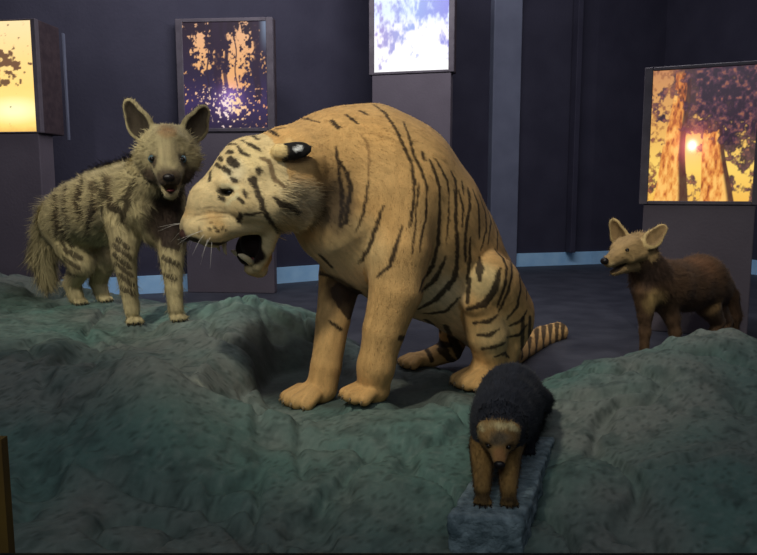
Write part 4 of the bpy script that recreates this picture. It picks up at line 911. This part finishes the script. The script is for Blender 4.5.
for p_, r_, c_, a_ in ((dat(658, 303, 3.5), .09, YEL, .8), (dat(648, 276, 3.5), .08, DARK, .75), (dat(662, 272, 3.5), .09, DARK, .6), (dat(700, 268, 3.8), .12, lin((124, 84, 52)), .5), (dat(720, 312, 3.8), .09, lin((150, 120, 78)), .7), (gp(613, 266, 6), .03, lin((206, 182, 134)), .5), (gp(614, 269, 6), .022, lin((24, 16, 16)), .85)):
    ct.blob(p_, r_, c_, a_, .7)
ct.paint(G.carved(V, 'ear') * .55, lin((96, 74, 48))); ct.paint(np.clip((nm == 'ear') - G.carved(V, 'ear'), 0, 1) * .8, lin((196, 172, 118))); ct.paint(G.carved(V, 'jaw') * .9, lin((26, 16, 14))); ct.streaks(flow, .3, 60, 14)
flow = flow.copy(); hm2 = np.isin(nm, ['head', 'muzzle', 'jaw']); flow[hm2] = g1; flow[nm == 'ear'] = g2
furs = [fur(V, Q, N, ct.C, flow, 28000, .016, .35, .0011, .25, 1.15, np.where(np.isin(nm, ['muzzle', 'jaw', 'ear']), .4, 1.)), fur(V, Q, N, ct.C, flow, 10000, .035, .35, .0012, .3, 1.2, np.where(np.isin(nm, ['torso', 'neck', 'tail']), 1., .001) + np.where(nm == 'head', sstep(-1, 6, (V - DH) @ g1 / hs3) * .6, 0))]
dog = empty('wild_dog', (da + db + dc_) / 3, 'brown wild dog with pale ears standing behind the right rock mound, facing left', 'wild dog')
link_mesh('body', furry_mesh('body', V, Q, N, ct.C, furs), M_coat, dog)
for s_ in (1, -1): uv_ball('eye', gp(627, 250, 9.2, s_), 2.2 * hs3, M_eye, dog)
uv_ball('nose', gp(604.5, 261), np.array([3.6, 3.6, 4]) * hs3, M_nose_black, dog, gax)
uv_ball('tongue', gp(620, 269.5), np.array([8, 1.2, 3]) * hs3, M_tongue, dog, np.stack([g1 * .93 + g2 * .36, g2 * .93 - g1 * .36, g3]))

# ------------------------------------------------------------------ small black badger on the block
K_ = Body()
def onb(px, py): return on_z(px, py, .0)
ba, bb = onb(482, 500), onb(508, 501); bc, bd2 = onb(486, 462), onb(527, 452)
K_.pchain([(498, 432, 1.90, 25), (502, 420, 1.98, 28), (507, 409, 2.08, 29.5), (511, 398, 2.19, 29.5), (513, 391, 2.27, 27)], .04, 'torso')
K_.cone(at(482, 446, 1.90), ba + np.array([0, -.0, .03]), 13 * mpp(1.9), .021, .025, 'fore'); K_.cone(at(510, 446, 1.90), bb + np.array([0, 0, .03]), 13 * mpp(1.9), .021, .025, 'fore')
K_.cone(at(492, 424, 2.2), bc + np.array([0, 0, .025]), 18 * mpp(2.2), .02, .03, 'hind'); K_.cone(at(526, 420, 2.18), bd2 + np.array([0, 0, .025]), 18 * mpp(2.18), .02, .03, 'hind')
K_.pchain([(532, 396, 2.3, 14), (543, 400, 2.36, 9), (546, 408, 2.38, 5)], .03, 'tail')
bk = paw(K_, ba + np.array([0, -.01, 0]), (-.15, -1), .062, .006) + paw(K_, bb + np.array([0, -.01, 0]), (-.1, -1), .062, .006) + paw(K_, bc, (-.2, -1), .06, .006) + paw(K_, bd2, (-.1, -1), .06, .006)
KH = at(498.5, 435, 1.82); kf, ku, kl = animal_frame((-.16, -1), math.radians(22)); hs4 = mpp(1.82)
def kp(r, u, f): return KH + (kl * r + ku * u + kf * f) * hs4
kax = np.stack([kf, ku, kl])
K_.cone(at(500, 428, 1.9), kp(0, 0, -4), 25 * mpp(1.9), 19 * hs4, .03, 'neck')
K_.ell(kp(0, 2, 0), np.array([20, 16.5, 19.5]) * hs4, kax, .02, 'head')
K_.cone(kp(0, -2, 10), kp(1, -8, 27), 12.5 * hs4, 7 * hs4, .015, 'muzzle'); K_.cone(kp(0, -12, 8), kp(1, -15, 20), 7 * hs4, 5 * hs4, .012, 'jaw')
for s_ in (1, -1):
    K_.cone(kp(9 * s_, 7, 15), kp(13 * s_, 4, 13), 4.5 * hs4, 4 * hs4, .01, 'head'); K_.ell(kp(10 * s_, 1, 19), np.array([3, 2.4, 3]) * hs4, kax, .004, 'head', True)
    K_.ell(kp(17.5 * s_, 8, -2), np.array([3, 6, 4.5]) * hs4, kax, .008, 'ear')
V, Q, N = K_.mesh(.0036); idx, flow, nm = K_.nearest(V); ct = Coat(V, Q, N)
BK, BRN, CRM = lin((36, 40, 50)), lin((136, 106, 60)), lin((206, 190, 140))
n1 = fbm(V * 20, 99, 3)[:, None]; ct.C[:] = BK * (.75 + .5 * n1)
lm = np.isin(nm, ['fore']) | ((nm == 'paw') & (V[:, 1] < 2.0)); ct.C[lm] = BRN * (.7 + .6 * n1[lm])
hm = np.isin(nm, ['head', 'muzzle', 'jaw', 'ear']); ct.C[hm] = lin((150, 118, 72)) * (.7 + .6 * n1[hm])
for q in (ba, bb): ct.blob(q + np.array([0, -.02, 0]), .038, lin((34, 28, 22)), .8, .6)
ct.blob(kp(0, 9, 16), (.034, .034, .028), lin((92, 84, 70)), .85, .6)
for r in np.linspace(-17, 17, 9): ct.blob(kp(r, 15.5 - abs(r) * .22, 7 - abs(r) * .2), .017, CRM, .95, .6, .008)
for s_ in (1, -1):
    ct.blob(kp(18.5 * s_, 3, -2), (.014, .02, .03), CRM, .85, .6, .006); ct.blob(kp(10 * s_, 1, 19), .016, lin((40, 26, 18)), .8, .6); ct.blob(kp(17 * s_, -8, 6), .025, lin((176, 140, 82)), .6, .6)
ct.blob(kp(1, -3, 27), .022, lin((160, 110, 70)), .6, .6); ct.blob(kp(1, -14, 24), .022, lin((20, 14, 12)), .95, .5)
ct.streaks(flow, .3, 90, 20); flow = flow.copy(); hm2 = np.isin(nm, ['head', 'muzzle', 'jaw']); flow[hm2] = -kf
furs = [fur(V, Q, N, ct.C, flow, 30000, .013, .35, .0008, .25, 1.15, np.where(np.isin(nm, ['muzzle', 'jaw']), .3, 1.)), fur(V, Q, N, ct.C, flow, 18000, .028, .3, .0009, .25, 1.2, np.where(np.isin(nm, ['torso', 'neck', 'tail', 'hind']), 1., .02) * sstep(.075, .13, np.linalg.norm(V - KH, axis=1)))]
badger = empty('badger', (ba + bb + bc) / 3, 'small black-furred badger with brown face and pale crown band on the stone block', 'badger')
link_mesh('body', furry_mesh('body', V, Q, N, ct.C, furs), M_coat, badger)
for s_ in (1, -1): uv_ball('eye', kp(10 * s_, .8, 17.6), 2.6 * hs4, M_eye, badger)
uv_ball('nose', kp(1, -9, 34), np.array([4.2, 4.6, 6]) * hs4, M_nose_black, badger, kax)
for p_, d_, r_ in bk:
    p0 = p_ + d_ * r_ * .8; spike('claw', [p0, p0 + d_ * r_ * .8 - np.array([0, 0, r_ * .2]), p0 + d_ * r_ * 1.3 - np.array([0, 0, r_ * .7])], [r_ * .3, r_ * .24, r_ * .06], M_nose_black, badger, 6)

# ================================================================== LIGHT
def area(name, loc, target, energy, size, col, sy=None):
    l = bpy.data.lights.new(name, 'AREA'); l.energy = energy; l.size = size; l.color = col
    if sy: l.shape = 'RECTANGLE'; l.size_y = sy
    o = bpy.data.objects.new(name, l); COL.objects.link(o); o.location = loc
    d = Vector(target) - Vector(loc); o.rotation_euler = d.to_track_quat('-Z', 'Y').to_euler(); return o
def spot(name, loc, target, energy, ang, col, rad=.08, blend=.6):
    l = bpy.data.lights.new(name, 'SPOT'); l.energy = energy; l.spot_size = math.radians(ang); l.spot_blend = blend; l.color = col; l.shadow_soft_size = rad
    o = bpy.data.objects.new(name, l); COL.objects.link(o); o.location = loc
    d = Vector(target) - Vector(loc); o.rotation_euler = d.to_track_quat('-Z', 'Y').to_euler(); return o
spot('ceiling_spotlight', (-.85, .9, 2.8), (0.05, 2.75, .45), 200, 46, (1., .94, .78), .1, .9)
spot('hyena_fill_spot', (-1.9, 1.0, 2.7), (-1.3, 3.4, .5), 270, 32, (1., .94, .78), .12, .9)  # added spot without a fixture, brightens the hyena
spot('dog_fill_spot', (1.2, 1.3, 2.9), (1.45, 3.5, .5), 125, 36, (1., .94, .82), .12, .9)  # added spot, lifts the wild dog and the stand behind it
spot('column_fill_spot', (-2.0, 2.0, 3.0), (-2.35, 4.7, .9), 90, 34, (1., .93, 1.), .1, .9)  # added spot, brightens the leftmost picture stand
area('wall_wash_light', (.2, 4.3, 3.35), (.2, 6.6, .9), 85, 4.2, (.98, .95, 1.), .4)
area('front_fill', (-.4, -.7, 2.8), (0, 4, .4), 26, 2.2, (.9, .97, 1.))  # weak bluish fill added from the viewer's side
w = bpy.data.worlds.new('dim hall'); sc.world = w; w.use_nodes = True
w.node_tree.nodes['Background'].inputs[0].default_value = (.55, .55, .8, 1); w.node_tree.nodes['Background'].inputs[1].default_value = .06
